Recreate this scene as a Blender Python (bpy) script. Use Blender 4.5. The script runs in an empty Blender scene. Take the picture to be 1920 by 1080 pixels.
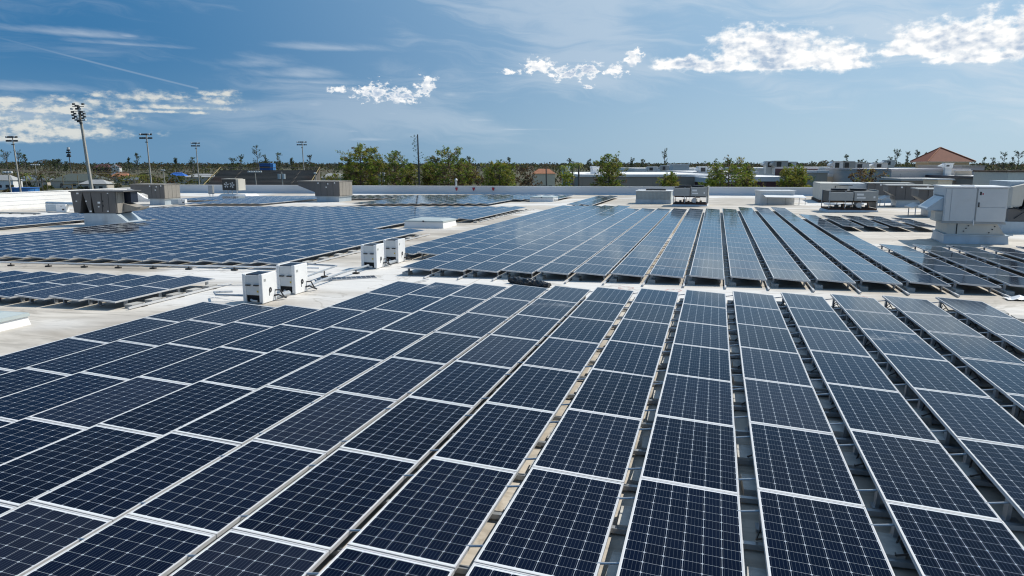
import bpy, math, random
from mathutils import Vector, Matrix, Euler
S = bpy.context.scene
COL = S.collection
R = math.radians
rnd = random.Random(7)

# ------------------------------------------------------------------ camera
F_PX, PITCH, YAW = 1365.66, 0.1687, 0.2702
CAM = Vector((-0.5355, -19.0812, 3.18))
FW = Vector((-math.sin(YAW) * math.cos(PITCH), math.cos(YAW) * math.cos(PITCH), -math.sin(PITCH)))
RT = Vector((math.cos(YAW), math.sin(YAW), 0))
UP = RT.cross(FW)
cam = bpy.data.cameras.new('camera')
cam.sensor_width = 36; cam.lens = F_PX / 1920 * 36
cam.clip_start = 0.1; cam.clip_end = 30000
camo = bpy.data.objects.new('camera', cam); COL.objects.link(camo)
camo.matrix_world = Matrix.Translation(CAM) @ Matrix((RT, UP, -FW)).transposed().to_4x4()
S.camera = camo

# ------------------------------------------------------------------ sun, exposure
SUN_EL, SUN_AZ = R(49), R(45)          # azimuth from +Y towards +X
SD = Vector((math.sin(SUN_AZ) * math.cos(SUN_EL), math.cos(SUN_AZ) * math.cos(SUN_EL), math.sin(SUN_EL)))
sl = bpy.data.lights.new('sun', 'SUN'); sl.energy = 4.7; sl.angle = R(0.53); sl.color = (1.0, 0.94, 0.84)
so = bpy.data.objects.new('sun', sl); COL.objects.link(so)
so.rotation_euler = (-SD).to_track_quat('-Z', 'Y').to_euler()
S.view_settings.view_transform = 'Standard'; S.view_settings.look = 'None'
S.view_settings.exposure = 0.0; S.view_settings.gamma = 1.0
S.cycles.max_bounces = 5; S.cycles.use_denoising = True; S.cycles.filter_width = 1.15


def ray(u, v):
    return FW + RT * ((u - 960) / F_PX) + UP * ((540 - v) / F_PX)


# ------------------------------------------------------------------ node helpers
class NT:
    def __init__(s, tree): s.t = tree; s.n = tree.nodes; s.l = tree.links
    def new(s, typ, **kw):
        n = s.n.new(typ)
        for k, v in kw.items(): setattr(n, k, v)
        return n
    def put(s, sock, val):
        if hasattr(val, 'is_output'): s.l.new(val, sock)
        elif val is not None: sock.default_value = val
    def m(s, op, a, b=None, c=None, clamp=False):
        n = s.new('ShaderNodeMath', operation=op, use_clamp=clamp)
        for k, x in enumerate((a, b, c)):
            if x is not None: s.put(n.inputs[k], x)
        return n.outputs[0]
    def vm(s, op, a, b=None, out=0):
        n = s.new('ShaderNodeVectorMath', operation=op)
        s.put(n.inputs[0], a)
        if b is not None: s.put(n.inputs[1], b)
        return n.outputs['Value'] if out == 'v' else n.outputs[0]
    def mix(s, f, a, b):
        n = s.new('ShaderNodeMix', data_type='RGBA')
        s.put(n.inputs[0], f); s.put(n.inputs[6], a); s.put(n.inputs[7], b)
        return n.outputs[2]
    def noise(s, vec, scale, detail=3, rough=.55, dist=0):
        n = s.new('ShaderNodeTexNoise')
        if vec is not None: s.l.new(vec, n.inputs['Vector'])
        n.inputs['Scale'].default_value = scale; n.inputs['Detail'].default_value = detail
        n.inputs['Roughness'].default_value = rough; n.inputs['Distortion'].default_value = dist
        return n.outputs[0]
    def sstep(s, x, a, b):
        n = s.new('ShaderNodeMapRange', interpolation_type='SMOOTHSTEP')
        s.put(n.inputs[0], x); n.inputs[1].default_value = a; n.inputs[2].default_value = b
        return n.outputs[0]
    def scale(s, vec, xyz):
        return s.vm('MULTIPLY', vec, xyz)
    def xyz(s, vec):
        n = s.new('ShaderNodeSeparateXYZ'); s.l.new(vec, n.inputs[0]); return n.outputs
    def comb(s, x, y, z=0.0):
        n = s.new('ShaderNodeCombineXYZ')
        for k, q in enumerate((x, y, z)): s.put(n.inputs[k], q)
        return n.outputs[0]


def c4(c): return (c[0], c[1], c[2], 1)


# ------------------------------------------------------------------ world: sky + clouds
W_ = bpy.data.worlds.new('World'); S.world = W_; W_.use_nodes = True
w = NT(W_.node_tree); w.n.clear()
sky = w.new('ShaderNodeTexSky', sky_type='NISHITA', sun_disc=False)
sky.sun_elevation = SUN_EL; sky.sun_rotation = SUN_AZ
sky.altitude = 0; sky.air_density = 1.0; sky.dust_density = 0.6; sky.ozone_density = 2.2
dirv = w.new('ShaderNodeTexCoord').outputs['Generated']
dx_, dy_, dz_ = w.xyz(dirv)
az = w.m('ARCTAN2', dx_, dy_)
el = w.m('ARCSINE', dz_)
ae = w.comb(az, el)


def dir_ae(u, v):
    d = ray(u, v).normalized()
    return math.atan2(d.x, d.y), math.asin(d.z)


def mask(lst):
    tot = None
    for (u, v, ru, rv) in lst:
        a0, e0 = dir_ae(u, v); a1, _ = dir_ae(u + ru, v); _, e1 = dir_ae(u, v - rv)
        d = w.vm('MULTIPLY', w.vm('SUBTRACT', ae, (a0, e0, 0)), (.92 / abs(a1 - a0), .92 / abs(e1 - e0), 0))
        qx, qy, _q = w.xyz(d); d = w.comb(qx, w.m('MAXIMUM', qy, w.m('MULTIPLY', qy, -1.9)))
        q = w.m('SUBTRACT', 1.0, w.vm('LENGTH', d, out='v'))
        tot = q if tot is None else w.m('MAXIMUM', tot, q)
    return w.m('MAXIMUM', tot, -1.5)


cumulus = [(1400, 100, 62, 46), (1470, 106, 80, 42), (1555, 114, 62, 34), (1430, 78, 40, 22), (1275, 122, 52, 14), (1330, 125, 60, 14), (1450, 124, 150, 14), (1600, 124, 32, 10),
           (1720, 84, 55, 34), (1775, 84, 62, 44), (1850, 82, 70, 48), (1925, 76, 90, 50), (1695, 98, 45, 13), (1840, 108, 90, 16), (1990, 80, 90, 34)]
puffs = [(1010, 128, 30, 20), (1066, 141, 34, 18), (1100, 133, 22, 16), (1154, 133, 24, 17), (1187, 114, 18, 20), (962, 136, 18, 8), (1104, 164, 12, 7),
         (702, 177, 40, 22), (746, 183, 32, 18), (797, 165, 20, 22), (772, 182, 26, 10), (635, 171, 20, 8)]
leftband = [(30, 205, 110, 13), (140, 205, 85, 20), (205, 218, 55, 11), (60, 228, 140, 13), (110, 252, 115, 20), (40, 262, 90, 12), (290, 184, 85, 11), (310, 210, 100, 5), (420, 192, 26, 11),
            (345, 203, 100, 6), (180, 179, 18, 7), (20, 188, 28, 7), (118, 188, 16, 8), (405, 177, 40, 7), (60, 240, 110, 30)]
wisps = [(590, 196, 50, 15), (490, 118, 60, 18), (560, 140, 90, 14), (600, 155, 140, 8), (130, 62, 150, 11), (250, 84, 110, 6), (845, 178, 26, 8), (240, 68, 26, 5), (730, 214, 60, 6), (890, 226, 40, 6), (60, 165, 120, 12),
         (660, 246, 28, 8), (700, 262, 60, 6), (960, 243, 80, 3), (620, 90, 110, 10), (30, 218, 150, 40)]
v3 = w.comb(w.m('MULTIPLY', az, 1.0), w.m('MULTIPLY', el, 1.5), 0.0)
fb = w.noise(v3, 40, 9, .53)
fine = w.noise(w.vm('ADD', v3, (0.003, 0.006, 0)), 40, 9, .53)
f9 = w.noise(w.vm('ADD', v3, (0.7, 0.2, 0)), 105, 6, .62)
mc = w.m('MAXIMUM', mask(cumulus), w.m('ADD', w.m('SUBTRACT', mask(puffs), 0.30), w.m('MULTIPLY', w.m('SUBTRACT', f9, 0.5), 2.6)))
dc = w.m('ADD', w.m('ADD', mc, 0.16), w.m('ADD', w.m('MULTIPLY', w.m('SUBTRACT', fb, 0.5), 2.0), w.m('MULTIPLY', w.m('SUBTRACT', f9, 0.5), 1.1)))
cov_c = w.m('POWER', w.sstep(dc, -0.24, 0.52), 1.4)
ml = mask(leftband)
fb2 = w.noise(w.comb(az, w.m('MULTIPLY', el, 2.2)), 42, 6, .62)
dl = w.m('ADD', ml, w.m('MULTIPLY', w.m('ADD', w.m('SUBTRACT', fb2, 0.44), w.m('MULTIPLY', w.m('SUBTRACT', f9, .5), .35)), 3.4))
cov_l = w.m('MULTIPLY', w.sstep(dl, -0.25, 1.1), 0.82)
mw = mask(wisps)
fb3 = w.noise(w.comb(w.m('MULTIPLY', az, 1.0), w.m('MULTIPLY', w.m('ADD', el, w.m('MULTIPLY', az, 0.12)), 5.0)), 16, 5, .6)
dwp = w.m('ADD', mw, w.m('MULTIPLY', w.m('SUBTRACT', fb3, 0.5), 2.0))
cov_w = w.m('MULTIPLY', w.sstep(dwp, -0.3, 1.5), 0.42)
# cirrus veil on a high flat layer
zz = w.m('MAXIMUM', dz_, 0.02)
px = w.m('DIVIDE', w.m('ADD', w.m('MULTIPLY', dx_, RT.x), w.m('MULTIPLY', dy_, RT.y)), w.m('ADD', zz, 0.10))
py = w.m('DIVIDE', w.m('ADD', w.m('MULTIPLY', dx_, -RT.y), w.m('MULTIPLY', dy_, RT.x)), w.m('ADD', zz, 0.10))
sl_ = w.m('ADD', el, w.m('MULTIPLY', az, 0.10))
warp = w.noise(w.comb(az, w.m('MULTIPLY', el, 3.0)), 5.0, 3, .5)
sl2 = w.m('ADD', sl_, w.m('MULTIPLY', w.m('SUBTRACT', warp, .5), 0.10))
ci = w.noise(w.comb(w.m('MULTIPLY', az, 2.6), w.m('MULTIPLY', sl2, 22.0)), 1.5, 8, .64)
band = w.noise(w.comb(w.m('MULTIPLY', az, 2.2), w.m('MULTIPLY', sl_, 6.5), 3.3), 1.3, 3, .5)
veil = w.sstep(w.m('ADD', ci, w.m('MULTIPLY', w.m('SUBTRACT', band, 0.5), 1.3)), 0.43, 0.76)
cov_ci = w.m('MULTIPLY', w.m('MULTIPLY', veil, w.m('ADD', 0.42, w.m('MULTIPLY', az, 0.28), clamp=True)), w.m('MULTIPLY', w.sstep(el, 0.70, 0.26), w.sstep(el, 0.0, 0.06)), clamp=True)
# contrail
(a0, e0), (a1, e1) = dir_ae(-60, 55), dir_ae(372, 166)
L_ = math.hypot(a1 - a0, e1 - e0); nx, ny = -(e1 - e0) / L_, (a1 - a0) / L_
dist = w.m('ABSOLUTE', w.m('ADD', w.m('MULTIPLY', az, nx), w.m('ADD', w.m('MULTIPLY', el, ny), -(a0 * nx + e0 * ny))))
along = w.m('DIVIDE', w.m('SUBTRACT', az, a0), a1 - a0)
cov_t = w.m('MULTIPLY', w.m('MULTIPLY', w.sstep(dist, 0.0016, 0.0003), w.m('LESS_THAN', along, 1.0)), w.m('MULTIPLY', w.sstep(along, -0.1, 0.5), 0.17))
cov_ci = w.m('MAXIMUM', cov_ci, w.m('MAXIMUM', cov_t, cov_w))
# cumulus shading: lit towards the sun, grey-blue inside
lf = w.noise(w.vm('ADD', v3, (0.3, 0.1, 0)), 13, 4, .6)
lit = w.m('ADD', 0.90, w.m('MULTIPLY', w.m('SUBTRACT', fb, fine), 3.2))
lit = w.m('SUBTRACT', lit, w.m('MULTIPLY', w.m('MULTIPLY', w.sstep(dc, 0.25, 0.8), w.sstep(lf, .43, .62)), 1.0), clamp=True)
ccol = w.mix(lit, (0.44, 0.55, 0.70, 1), (1.04, 1.04, 1.03, 1))
lcol = w.mix(w.sstep(w.m('ADD', dl, w.m('MULTIPLY', w.m('SUBTRACT', fb, fine), 5.0)), 0.0, 1.2), (0.34, 0.46, 0.56, 1), (0.80, 0.80, 0.74, 1))
sdot = w.vm('DOT_PRODUCT', dirv, tuple(SD), out='v')
ts = w.sstep(w.m('SUBTRACT', sdot, w.m('MULTIPLY', el, 0.38)), 0.02, 0.70)
low = w.mix(ts, (0.125, 0.295, 0.50, 1), (0.48, 0.66, 0.79, 1))
mid = w.mix(ts, (0.028, 0.172, 0.390, 1), (0.39, 0.585, 0.78, 1))
high = w.mix(w.sstep(sdot, -0.1, 1.0), (0.022, 0.125, 0.31, 1), (0.30, 0.48, 0.72, 1))
air = w.mix(w.sstep(el, -0.02, 0.15), low, mid)
air = w.mix(w.sstep(el, 0.24, 0.75), air, high)
bg = w.new('ShaderNodeBackground'); bg.inputs[1].default_value = 0.088
skyc = w.mix(0.90, sky.outputs[0], w.vm('MULTIPLY', air, (1 / .088,) * 3))
w.l.new(skyc, bg.inputs[0])
def bgc(col):
    b = w.new('ShaderNodeBackground'); w.put(b.inputs[0], col); b.inputs[1].default_value = 1.0; return b.outputs[0]
def mixs(f, a, b):
    n = w.new('ShaderNodeMixShader'); w.put(n.inputs[0], f); w.l.new(a, n.inputs[1]); w.l.new(b, n.inputs[2]); return n.outputs[0]
sh = mixs(cov_ci, bg.outputs[0], bgc((0.70, 0.77, 0.84, 1)))
sh = mixs(cov_l, sh, bgc(lcol))
sh = mixs(cov_c, sh, bgc(ccol))
wo = w.new('ShaderNodeOutputWorld'); w.l.new(sh, wo.inputs[0])


# ------------------------------------------------------------------ materials
def mat(name, base, rough=.6, metal=0.0, var=.12, scale=6.0, stretch=(1, 1, 1), spec=.5, dirt=None, rand=0.0):
    m = bpy.data.materials.new(name); m.use_nodes = True
    t = NT(m.node_tree); b = t.n['Principled BSDF']
    o = t.new('ShaderNodeTexCoord').outputs['Object']
    n = t.noise(t.scale(o, stretch), scale, 4, .6)
    col = t.mix(n, c4([x * (1 - var * 1.6) for x in base]), c4([min(1, x * (1 + var * 1.3)) for x in base]))
    if dirt:
        n2 = t.noise(t.scale(o, stretch), scale * .37, 6, .65, .4)
        col = t.mix(t.m('MULTIPLY', t.sstep(n2, .5, .75), dirt[1]), col, c4(dirt[0]))
    if rand:
        oi = t.new('ShaderNodeObjectInfo').outputs['Random']
        hv = t.new('ShaderNodeHueSaturation'); t.l.new(col, hv.inputs['Color'])
        t.l.new(t.m('ADD', 1 - rand, t.m('MULTIPLY', oi, 2 * rand)), hv.inputs['Value']); col = hv.outputs[0]
    t.l.new(col, b.inputs['Base Color'])
    b.inputs['Roughness'].default_value = rough; b.inputs['Metallic'].default_value = metal
    b.inputs['Specular IOR Level'].default_value = spec
    return m


def glass_mat(name, smear=False):
    m = bpy.data.materials.new(name); m.use_nodes = True
    t = NT(m.node_tree); b = t.n['Principled BSDF']
    tc = t.new('ShaderNodeTexCoord')
    U, V, _ = t.xyz(tc.outputs['UV'])            # U 0..6 over the cells across, V 0..12 along
    inside = t.m('MULTIPLY', t.m('MULTIPLY', t.m('GREATER_THAN', U, 0.0), t.m('LESS_THAN', U, 6.0)),
                 t.m('MULTIPLY', t.m('GREATER_THAN', V, 0.0), t.m('LESS_THAN', V, 12.0)))
    fu = t.m('ABSOLUTE', t.m('SUBTRACT', t.m('FRACT', U), 0.5)); fv = t.m('ABSOLUTE', t.m('SUBTRACT', t.m('FRACT', V), 0.5))
    gap = t.m('MAXIMUM', t.m('GREATER_THAN', fu, 0.489), t.m('GREATER_THAN', fv, 0.4915))
    dia = t.m('GREATER_THAN', t.m('ADD', fu, fv), 0.915)
    white = t.m('MAXIMUM', t.m('MAXIMUM', gap, dia), t.m('SUBTRACT', 1.0, inside))
    bus = t.m('LESS_THAN', t.m('ABSOLUTE', t.m('SUBTRACT', t.m('FRACT', t.m('ADD', t.m('MULTIPLY', U, 5.0), 0.0)), 0.5)), 0.040)
    oi = t.new('ShaderNodeObjectInfo').outputs['Random']
    loc = t.new('ShaderNodeObjectInfo').outputs['Location']
    cellid = t.comb(t.m('FLOOR', U), t.m('FLOOR', V), t.m('MULTIPLY', oi, 40))
    wn = t.new('ShaderNodeTexWhiteNoise', noise_dimensions='3D'); t.l.new(cellid, wn.inputs[0])
    cv = t.m('ADD', t.m('MULTIPLY', wn.outputs[0], 0.35), t.m('MULTIPLY', oi, 0.65))
    cell = t.mix(cv, (0.0010, 0.0026, 0.0095, 1), (0.0020, 0.0060, 0.0200, 1))
    col = t.mix(t.m('MULTIPLY', bus, 0.16), cell, (0.30, 0.36, 0.42, 1))
    col = t.mix(white, col, (0.36, 0.40, 0.45, 1))
    col = t.mix(t.m('SUBTRACT', 1.0, inside), col, (0.62, 0.64, 0.66, 1))
    gp = t.vm('ADD', tc.outputs['Object'], loc)
    dn = t.noise(t.scale(gp, (1.2, .5, 1)), 1.3, 5, .65)
    dust = t.m('MULTIPLY', t.sstep(dn, .50, .85), 0.008)
    dust = t.m('ADD', dust, t.m('MULTIPLY', t.m('POWER', oi, 7.0), 0.030))
    ro = t.m('ADD', 0.055, t.m('MULTIPLY', dn, 0.05))
    if smear:
        sn = t.noise(gp, 2.6, 6, .7, .8)
        cu = t.m('SUBTRACT', V, t.m('ADD', 8.6, t.m('MULTIPLY', t.m('SUBTRACT', U, 3), 0.35)))
        blob = t.m('SUBTRACT', 1.0, t.m('MULTIPLY', t.m('MULTIPLY', cu, cu), 0.14))
        sm = t.sstep(t.m('ADD', blob, t.m('MULTIPLY', t.m('SUBTRACT', sn, .5), 4.2)), .55, 1.9)
        dust = t.m('ADD', dust, t.m('MULTIPLY', sm, .42)); ro = t.m('ADD', ro, t.m('MULTIPLY', sm, .3))
    col = t.mix(dust, col, (0.42, 0.42, 0.42, 1))
    t.l.new(col, b.inputs['Base Color']); b.inputs['Roughness'].default_value = .5; b.inputs['Specular IOR Level'].default_value = 0.0
    gl = t.new('ShaderNodeBsdfGlossy'); gl.inputs['Color'].default_value = (0.74, 0.89, 1.0, 1); t.l.new(ro, gl.inputs['Roughness'])
    lw = t.new('ShaderNodeLayerWeight'); lw.inputs['Blend'].default_value = .5
    fr_ = t.m('ADD', 0.005, t.m('MULTIPLY', t.m('POWER', lw.outputs['Facing'], 7.2), 1.0))
    mx = t.new('ShaderNodeMixShader'); t.l.new(fr_, mx.inputs[0]); t.l.new(b.outputs[0], mx.inputs[1]); t.l.new(gl.outputs[0], mx.inputs[2])
    t.l.new(mx.outputs[0], t.n['Material Output'].inputs[0])
    return m


M = {}
def roofmat():
    m = bpy.data.materials.new('roof_membrane'); m.use_nodes = True
    t = NT(m.node_tree); b = t.n['Principled BSDF']
    o = t.new('ShaderNodeTexCoord').outputs['Object']
    n1 = t.noise(t.scale(o, (.16, .55, 1)), 1.0, 7, .62, .5)
    n2 = t.noise(t.scale(o, (.5, 2.4, 1)), 1.6, 6, .65, .6)
    n3 = t.noise(o, 9, 4, .6)
    col = t.mix(t.sstep(n1, .28, .70), (0.37, 0.325, 0.265, 1), (0.66, 0.61, 0.535, 1))
    col = t.mix(t.m('MULTIPLY', t.sstep(n2, .44, .70), .62), col, (0.27, 0.24, 0.195, 1))
    col = t.mix(t.m('MULTIPLY', t.sstep(t.noise(t.scale(o, (.07, .11, 1)), 1, 3), .48, .60), .72), col, (0.80, 0.79, 0.765, 1))
    spots = t.sstep(t.noise(o, 3.1, 8, .75), .63, .72)
    col = t.mix(t.m('MULTIPLY', spots, .55), col, (0.20, 0.175, 0.13, 1))
    col = t.mix(t.m('MULTIPLY', n3, .14), col, (0.25, 0.23, 0.2, 1))
    n4 = t.noise(t.scale(o, (.9, 7.0, 1)), 1.3, 5, .6, .3)
    col = t.mix(t.m('MULTIPLY', t.sstep(n4, .52, .74), .30), col, (0.30, 0.27, 0.23, 1))
    pd = t.noise(t.scale(o, (.22, .30, 1)), 1.0, 6, .55, 1.2)
    ring = t.m('SUBTRACT', 1.0, t.m('MULTIPLY', t.m('ABSOLUTE', t.m('SUBTRACT', pd, .56)), 60.0), clamp=True)
    col = t.mix(t.m('MULTIPLY', ring, .45), col, (0.25, 0.22, 0.17, 1))
    X, Y, _ = t.xyz(o)
    sx = t.m('LESS_THAN', t.m('ABSOLUTE', t.m('SUBTRACT', t.m('FRACT', t.m('DIVIDE', Y, 3.05)), .5)), .0075)
    sy = t.m('LESS_THAN', t.m('ABSOLUTE', t.m('SUBTRACT', t.m('FRACT', t.m('DIVIDE', X, 15.2)), .5)), .0015)
    col = t.mix(t.m('MULTIPLY', t.m('MAXIMUM', sx, sy), .60), col, (0.34, 0.31, 0.27, 1))
    t.l.new(col, b.inputs['Base Color']); b.inputs['Roughness'].default_value = .62
    bp = t.new('ShaderNodeBump'); bp.inputs['Strength'].default_value = .35; bp.inputs['Distance'].default_value = .05
    t.l.new(n2, bp.inputs['Height']); t.l.new(bp.outputs[0], b.inputs['Normal'])
    return m
M['roof'] = roofmat()
M['cells'] = glass_mat('panel_glass'); M['cells_dirty'] = glass_mat('panel_glass_smeared', True)
M['alu'] = mat('anodised_aluminium', (0.54, 0.54, 0.54), .45, .0, .06, 20)
M['galv'] = mat('galvanised_steel', (0.42, 0.45, 0.48), .45, .55, .18, 9)
M['back'] = mat('darkened_backsheet', (0.045, 0.045, 0.048), .7)  # underside darkened to cut bounce and deepen the shade between rows
M['concrete'] = mat('concrete_block', (0.48, 0.47, 0.44), .9, 0, .22, 14, dirt=((.22, .2, .17), .6), rand=.18)
M['wpaint'] = mat('white_paint', (0.80, 0.80, 0.79), .35, 0, .03, 3, dirt=((.6, .58, .54), .35))
M['wallw'] = mat('white_membrane_wall', (0.80, 0.795, 0.78), .6, 0, .04, 1.1, (.6, .6, 3), dirt=((.62, .6, .56), .4))
M['wallg'] = mat('parapet_membrane', (0.66, 0.68, 0.70), .6, 0, .06, .6, (.3, .3, 4), dirt=((.5, .5, .5), .4))
M['black'] = mat('black_plastic', (0.022, 0.024, 0.028), .5, 0, .3, 8)
M['dark'] = mat('dark_void', (0.012, 0.012, 0.013), .8)  # near black, also stands in for shade inside open cavities
M['louver'] = mat('dark_louver', (0.012, 0.018, 0.035), .3, 0, .3, 8)
M['ltgrey'] = mat('light_grey_paint', (0.60, 0.62, 0.62), .45, 0, .05, 2.0, dirt=((.45, .44, .40), .45))
M['midgrey'] = mat('mid_grey_paint', (0.36, 0.37, 0.36), .5, 0, .08, 3, dirt=((.25, .23, .2), .5))
M['cream'] = mat('cream_metal', (0.56, 0.54, 0.48), .5, 0, .06, 2, (1, 1, .3), dirt=((.36, .3, .22), .45))
M['brown'] = mat('brown_grey_metal', (0.130, 0.123, 0.118), .55, 0, .14, 3, (1, 1, .3), dirt=((.13, .12, .108), .5))
M['taupe'] = mat('lit_brown_metal', (0.30, 0.275, 0.24), .55, 0, .14, 4, (3, 3, .4), dirt=((.2, .18, .15), .6))  # lighter copy of the brown metal, sunlit tone put into the ends
M['blueg'] = mat('curb_metal', (0.46, 0.53, 0.58), .4, .25, .12, 3, (1, 1, .4), dirt=((.30, .33, .35), .5))
M['rust'] = mat('rusty_steel', (0.09, 0.045, 0.028), .85, 0, .5, 6)
M['coil'] = mat('condenser_coil', (0.06, 0.06, 0.06), .6, .3, .3, 10)
M['skyl'] = mat('skylight_lid', (0.44, 0.49, 0.48), .3, 0, .08, 4)
M['copper'] = mat('copper_pipe', (0.33, 0.16, 0.07), .45, .6, .2, 5)
M['red'] = mat('red_paint', (0.40, 0.03, 0.05), .6)
M['tarp'] = mat('black_tarp', (0.020, 0.022, 0.026), .33, 0, .4, 14)
M['rubber'] = mat('rubber_foot', (0.05, 0.045, 0.04), .8)
M['rope2'] = mat('yellow_label', (0.55, 0.42, 0.05), .6)
M['pole'] = mat('concrete_pole', (0.44, 0.42, 0.38), .8, 0, .12, 3, (1, 1, .1))
M['lamp'] = mat('floodlight_body', (0.05, 0.055, 0.06), .5, 0, .2, 5)
M['lampw'] = mat('pale_lamp_shell', (0.55, 0.58, 0.6), .4)
M['trunk'] = mat('pine_bark', (0.115, 0.085, 0.062), .9, 0, .3, 5, (1, 1, .3))
M['greytrunk'] = mat('grey_bark', (0.13, 0.12, 0.105), .9, 0, .25, 5, (1, 1, .3))
def leafmat(name, base, var=.35):
    m = mat(name, base, .65, 0, var, 3)
    t = NT(m.node_tree); b = t.n['Principled BSDF']; src = b.inputs['Base Color'].links[0].from_socket
    tr = t.new('ShaderNodeBsdfTranslucent'); t.l.new(src, tr.inputs['Color'])
    mx = t.new('ShaderNodeMixShader'); mx.inputs[0].default_value = .45
    t.l.new(b.outputs[0], mx.inputs[1]); t.l.new(tr.outputs[0], mx.inputs[2]); t.l.new(mx.outputs[0], t.n['Material Output'].inputs[0])
    return m
M['nA'] = leafmat('needles_dark', (0.070, 0.125, 0.020)); M['nB'] = leafmat('needles_mid', (0.21, 0.28, 0.036)); M['nC'] = leafmat('needles_olive', (0.29, 0.275, 0.05))
M['nD'] = leafmat('brown_foliage', (0.150, 0.105, 0.050)); M['nE'] = leafmat('rust_foliage', (0.090, 0.055, 0.033)); M['nF'] = leafmat('grey_needles', (0.060, 0.075, 0.055))
M['palm'] = leafmat('palm_green', (0.24, 0.27, 0.05))
M['sA'] = leafmat('scrub_green', (0.085, 0.105, 0.028)); M['sB'] = leafmat('scrub_olive', (0.125, 0.115, 0.036)); M['sC'] = leafmat('scrub_brown', (0.115, 0.080, 0.042)); M['sD'] = leafmat('scrub_dark', (0.042, 0.052, 0.022)); M['sE'] = leafmat('scrub_lime', (0.11, 0.12, 0.03))


# ------------------------------------------------------------------ mesh builder
class MB:
    def __init__(s): s.v = []; s.f = []; s.mi = []; s.uv = []
    def face(s, pts, mi=0, uv=None):
        b = len(s.v); s.v += [tuple(p) for p in pts]; s.f.append(tuple(range(b, b + len(pts)))); s.mi.append(mi); s.uv.append(uv)
    def hexa(s, a, mi=0):      # 8 corners: bottom 0-3 ccw, top 4-7
        b = len(s.v); s.v += [tuple(p) for p in a]
        for q in ((3, 2, 1, 0), (4, 5, 6, 7), (0, 1, 5, 4), (1, 2, 6, 5), (2, 3, 7, 6), (3, 0, 4, 7)):
            s.f.append(tuple(b + k for k in q)); s.mi.append(mi); s.uv.append(None)
        return s
    def box(s, x0, x1, y0, y1, z0, z1, mi=0):
        return s.hexa([(x0, y0, z0), (x1, y0, z0), (x1, y1, z0), (x0, y1, z0), (x0, y0, z1), (x1, y0, z1), (x1, y1, z1), (x0, y1, z1)], mi)
    def frus(s, b, zb, t, zt, mi=0):   # b,t = (x0,x1,y0,y1)
        return s.hexa([(b[0], b[2], zb), (b[1], b[2], zb), (b[1], b[3], zb), (b[0], b[3], zb), (t[0], t[2], zt), (t[1], t[2], zt), (t[1], t[3], zt), (t[0], t[3], zt)], mi)
    def prism(s, prof, axis, a, b, mi=0):  # profile in the two other axes, extruded along axis from a to b
        def P(p, q):
            return (q, p[0], p[1]) if axis == 'x' else ((p[0], q, p[1]) if axis == 'y' else (p[0], p[1], q))
        n = len(prof); base = len(s.v)
        s.v += [P(p, a) for p in prof] + [P(p, b) for p in prof]
        s.f.append(tuple(base + k for k in range(n))[::-1]); s.f.append(tuple(base + n + k for k in range(n)))
        s.mi += [mi, mi]; s.uv += [None, None]
        for k in range(n):
            k2 = (k + 1) % n
            s.f.append((base + k, base + k2, base + n + k2, base + n + k)); s.mi.append(mi); s.uv.append(None)
        return s
    def tube(s, pts, r0, r1=None, n=6, mi=0):
        r1 = r0 if r1 is None else r1; pts = [Vector(p) for p in pts]; base = len(s.v); m = len(pts)
        for k, p in enumerate(pts):
            d = (pts[min(k + 1, m - 1)] - pts[max(k - 1, 0)]).normalized()
            a = d.cross(Vector((0, 0, 1)) if abs(d.z) < .9 else Vector((1, 0, 0))).normalized(); b2 = d.cross(a)
            r = r0 + (r1 - r0) * k / max(1, m - 1)
            for j in range(n):
                th = 2 * math.pi * j / n; s.v.append(tuple(p + a * (r * math.cos(th)) + b2 * (r * math.sin(th))))
        for k in range(m - 1):
            for j in range(n):
                j2 = (j + 1) % n
                s.f.append((base + k * n + j, base + k * n + j2, base + (k + 1) * n + j2, base + (k + 1) * n + j)); s.mi.append(mi); s.uv.append(None)
        s.f.append(tuple(base + j for j in range(n))[::-1]); s.f.append(tuple(base + (m - 1) * n + j for j in range(n)))
        s.mi += [mi, mi]; s.uv += [None, None]
        return s
    def mesh(s, name, mats):
        me = bpy.data.meshes.new(name); me.from_pydata(s.v, [], s.f)
        for m in (mats if isinstance(mats, (list, tuple)) else [mats]): me.materials.append(M[m] if isinstance(m, str) else m)
        me.polygons.foreach_set('material_index', s.mi)
        if any(u is not None for u in s.uv):
            uvl = me.uv_layers.new(name='UVMap')
            flat = []
            for f, u in zip(s.f, s.uv):
                for k in range(len(f)): flat += list(u[k]) if u else [-1.0, -1.0]
            uvl.data.foreach_set('uv', flat)
        me.update(); return me
    def build(s, name, mats, parent=None, bevel=0):
        o = bpy.data.objects.new(name, s.mesh(name, mats)); COL.objects.link(o)
        if parent: o.parent = parent
        if bevel:
            bm = o.modifiers.new('bevel', 'BEVEL'); bm.width = bevel; bm.segments = 2; bm.limit_method = 'ANGLE'
        return o


def tag(o, label=None, cat=None, group=None, kind=None):
    if label: o['label'] = label
    if cat: o['category'] = cat
    if group: o['group'] = group
    if kind: o['kind'] = kind
    return o


def thing(name, label, cat, loc=(0, 0, 0), rz=0.0, group=None):
    o = bpy.data.objects.new(name, None); COL.objects.link(o); o.empty_display_size = .2
    o.location = loc; o.rotation_euler = (0, 0, rz)
    return tag(o, label, cat, group)


def link_copy(src, parent):
    c = src.copy(); COL.objects.link(c); c.parent = parent; return c


SLOPE = 0.015165
def zr(x): return SLOPE * x - 0.30        # roof surface

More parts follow.
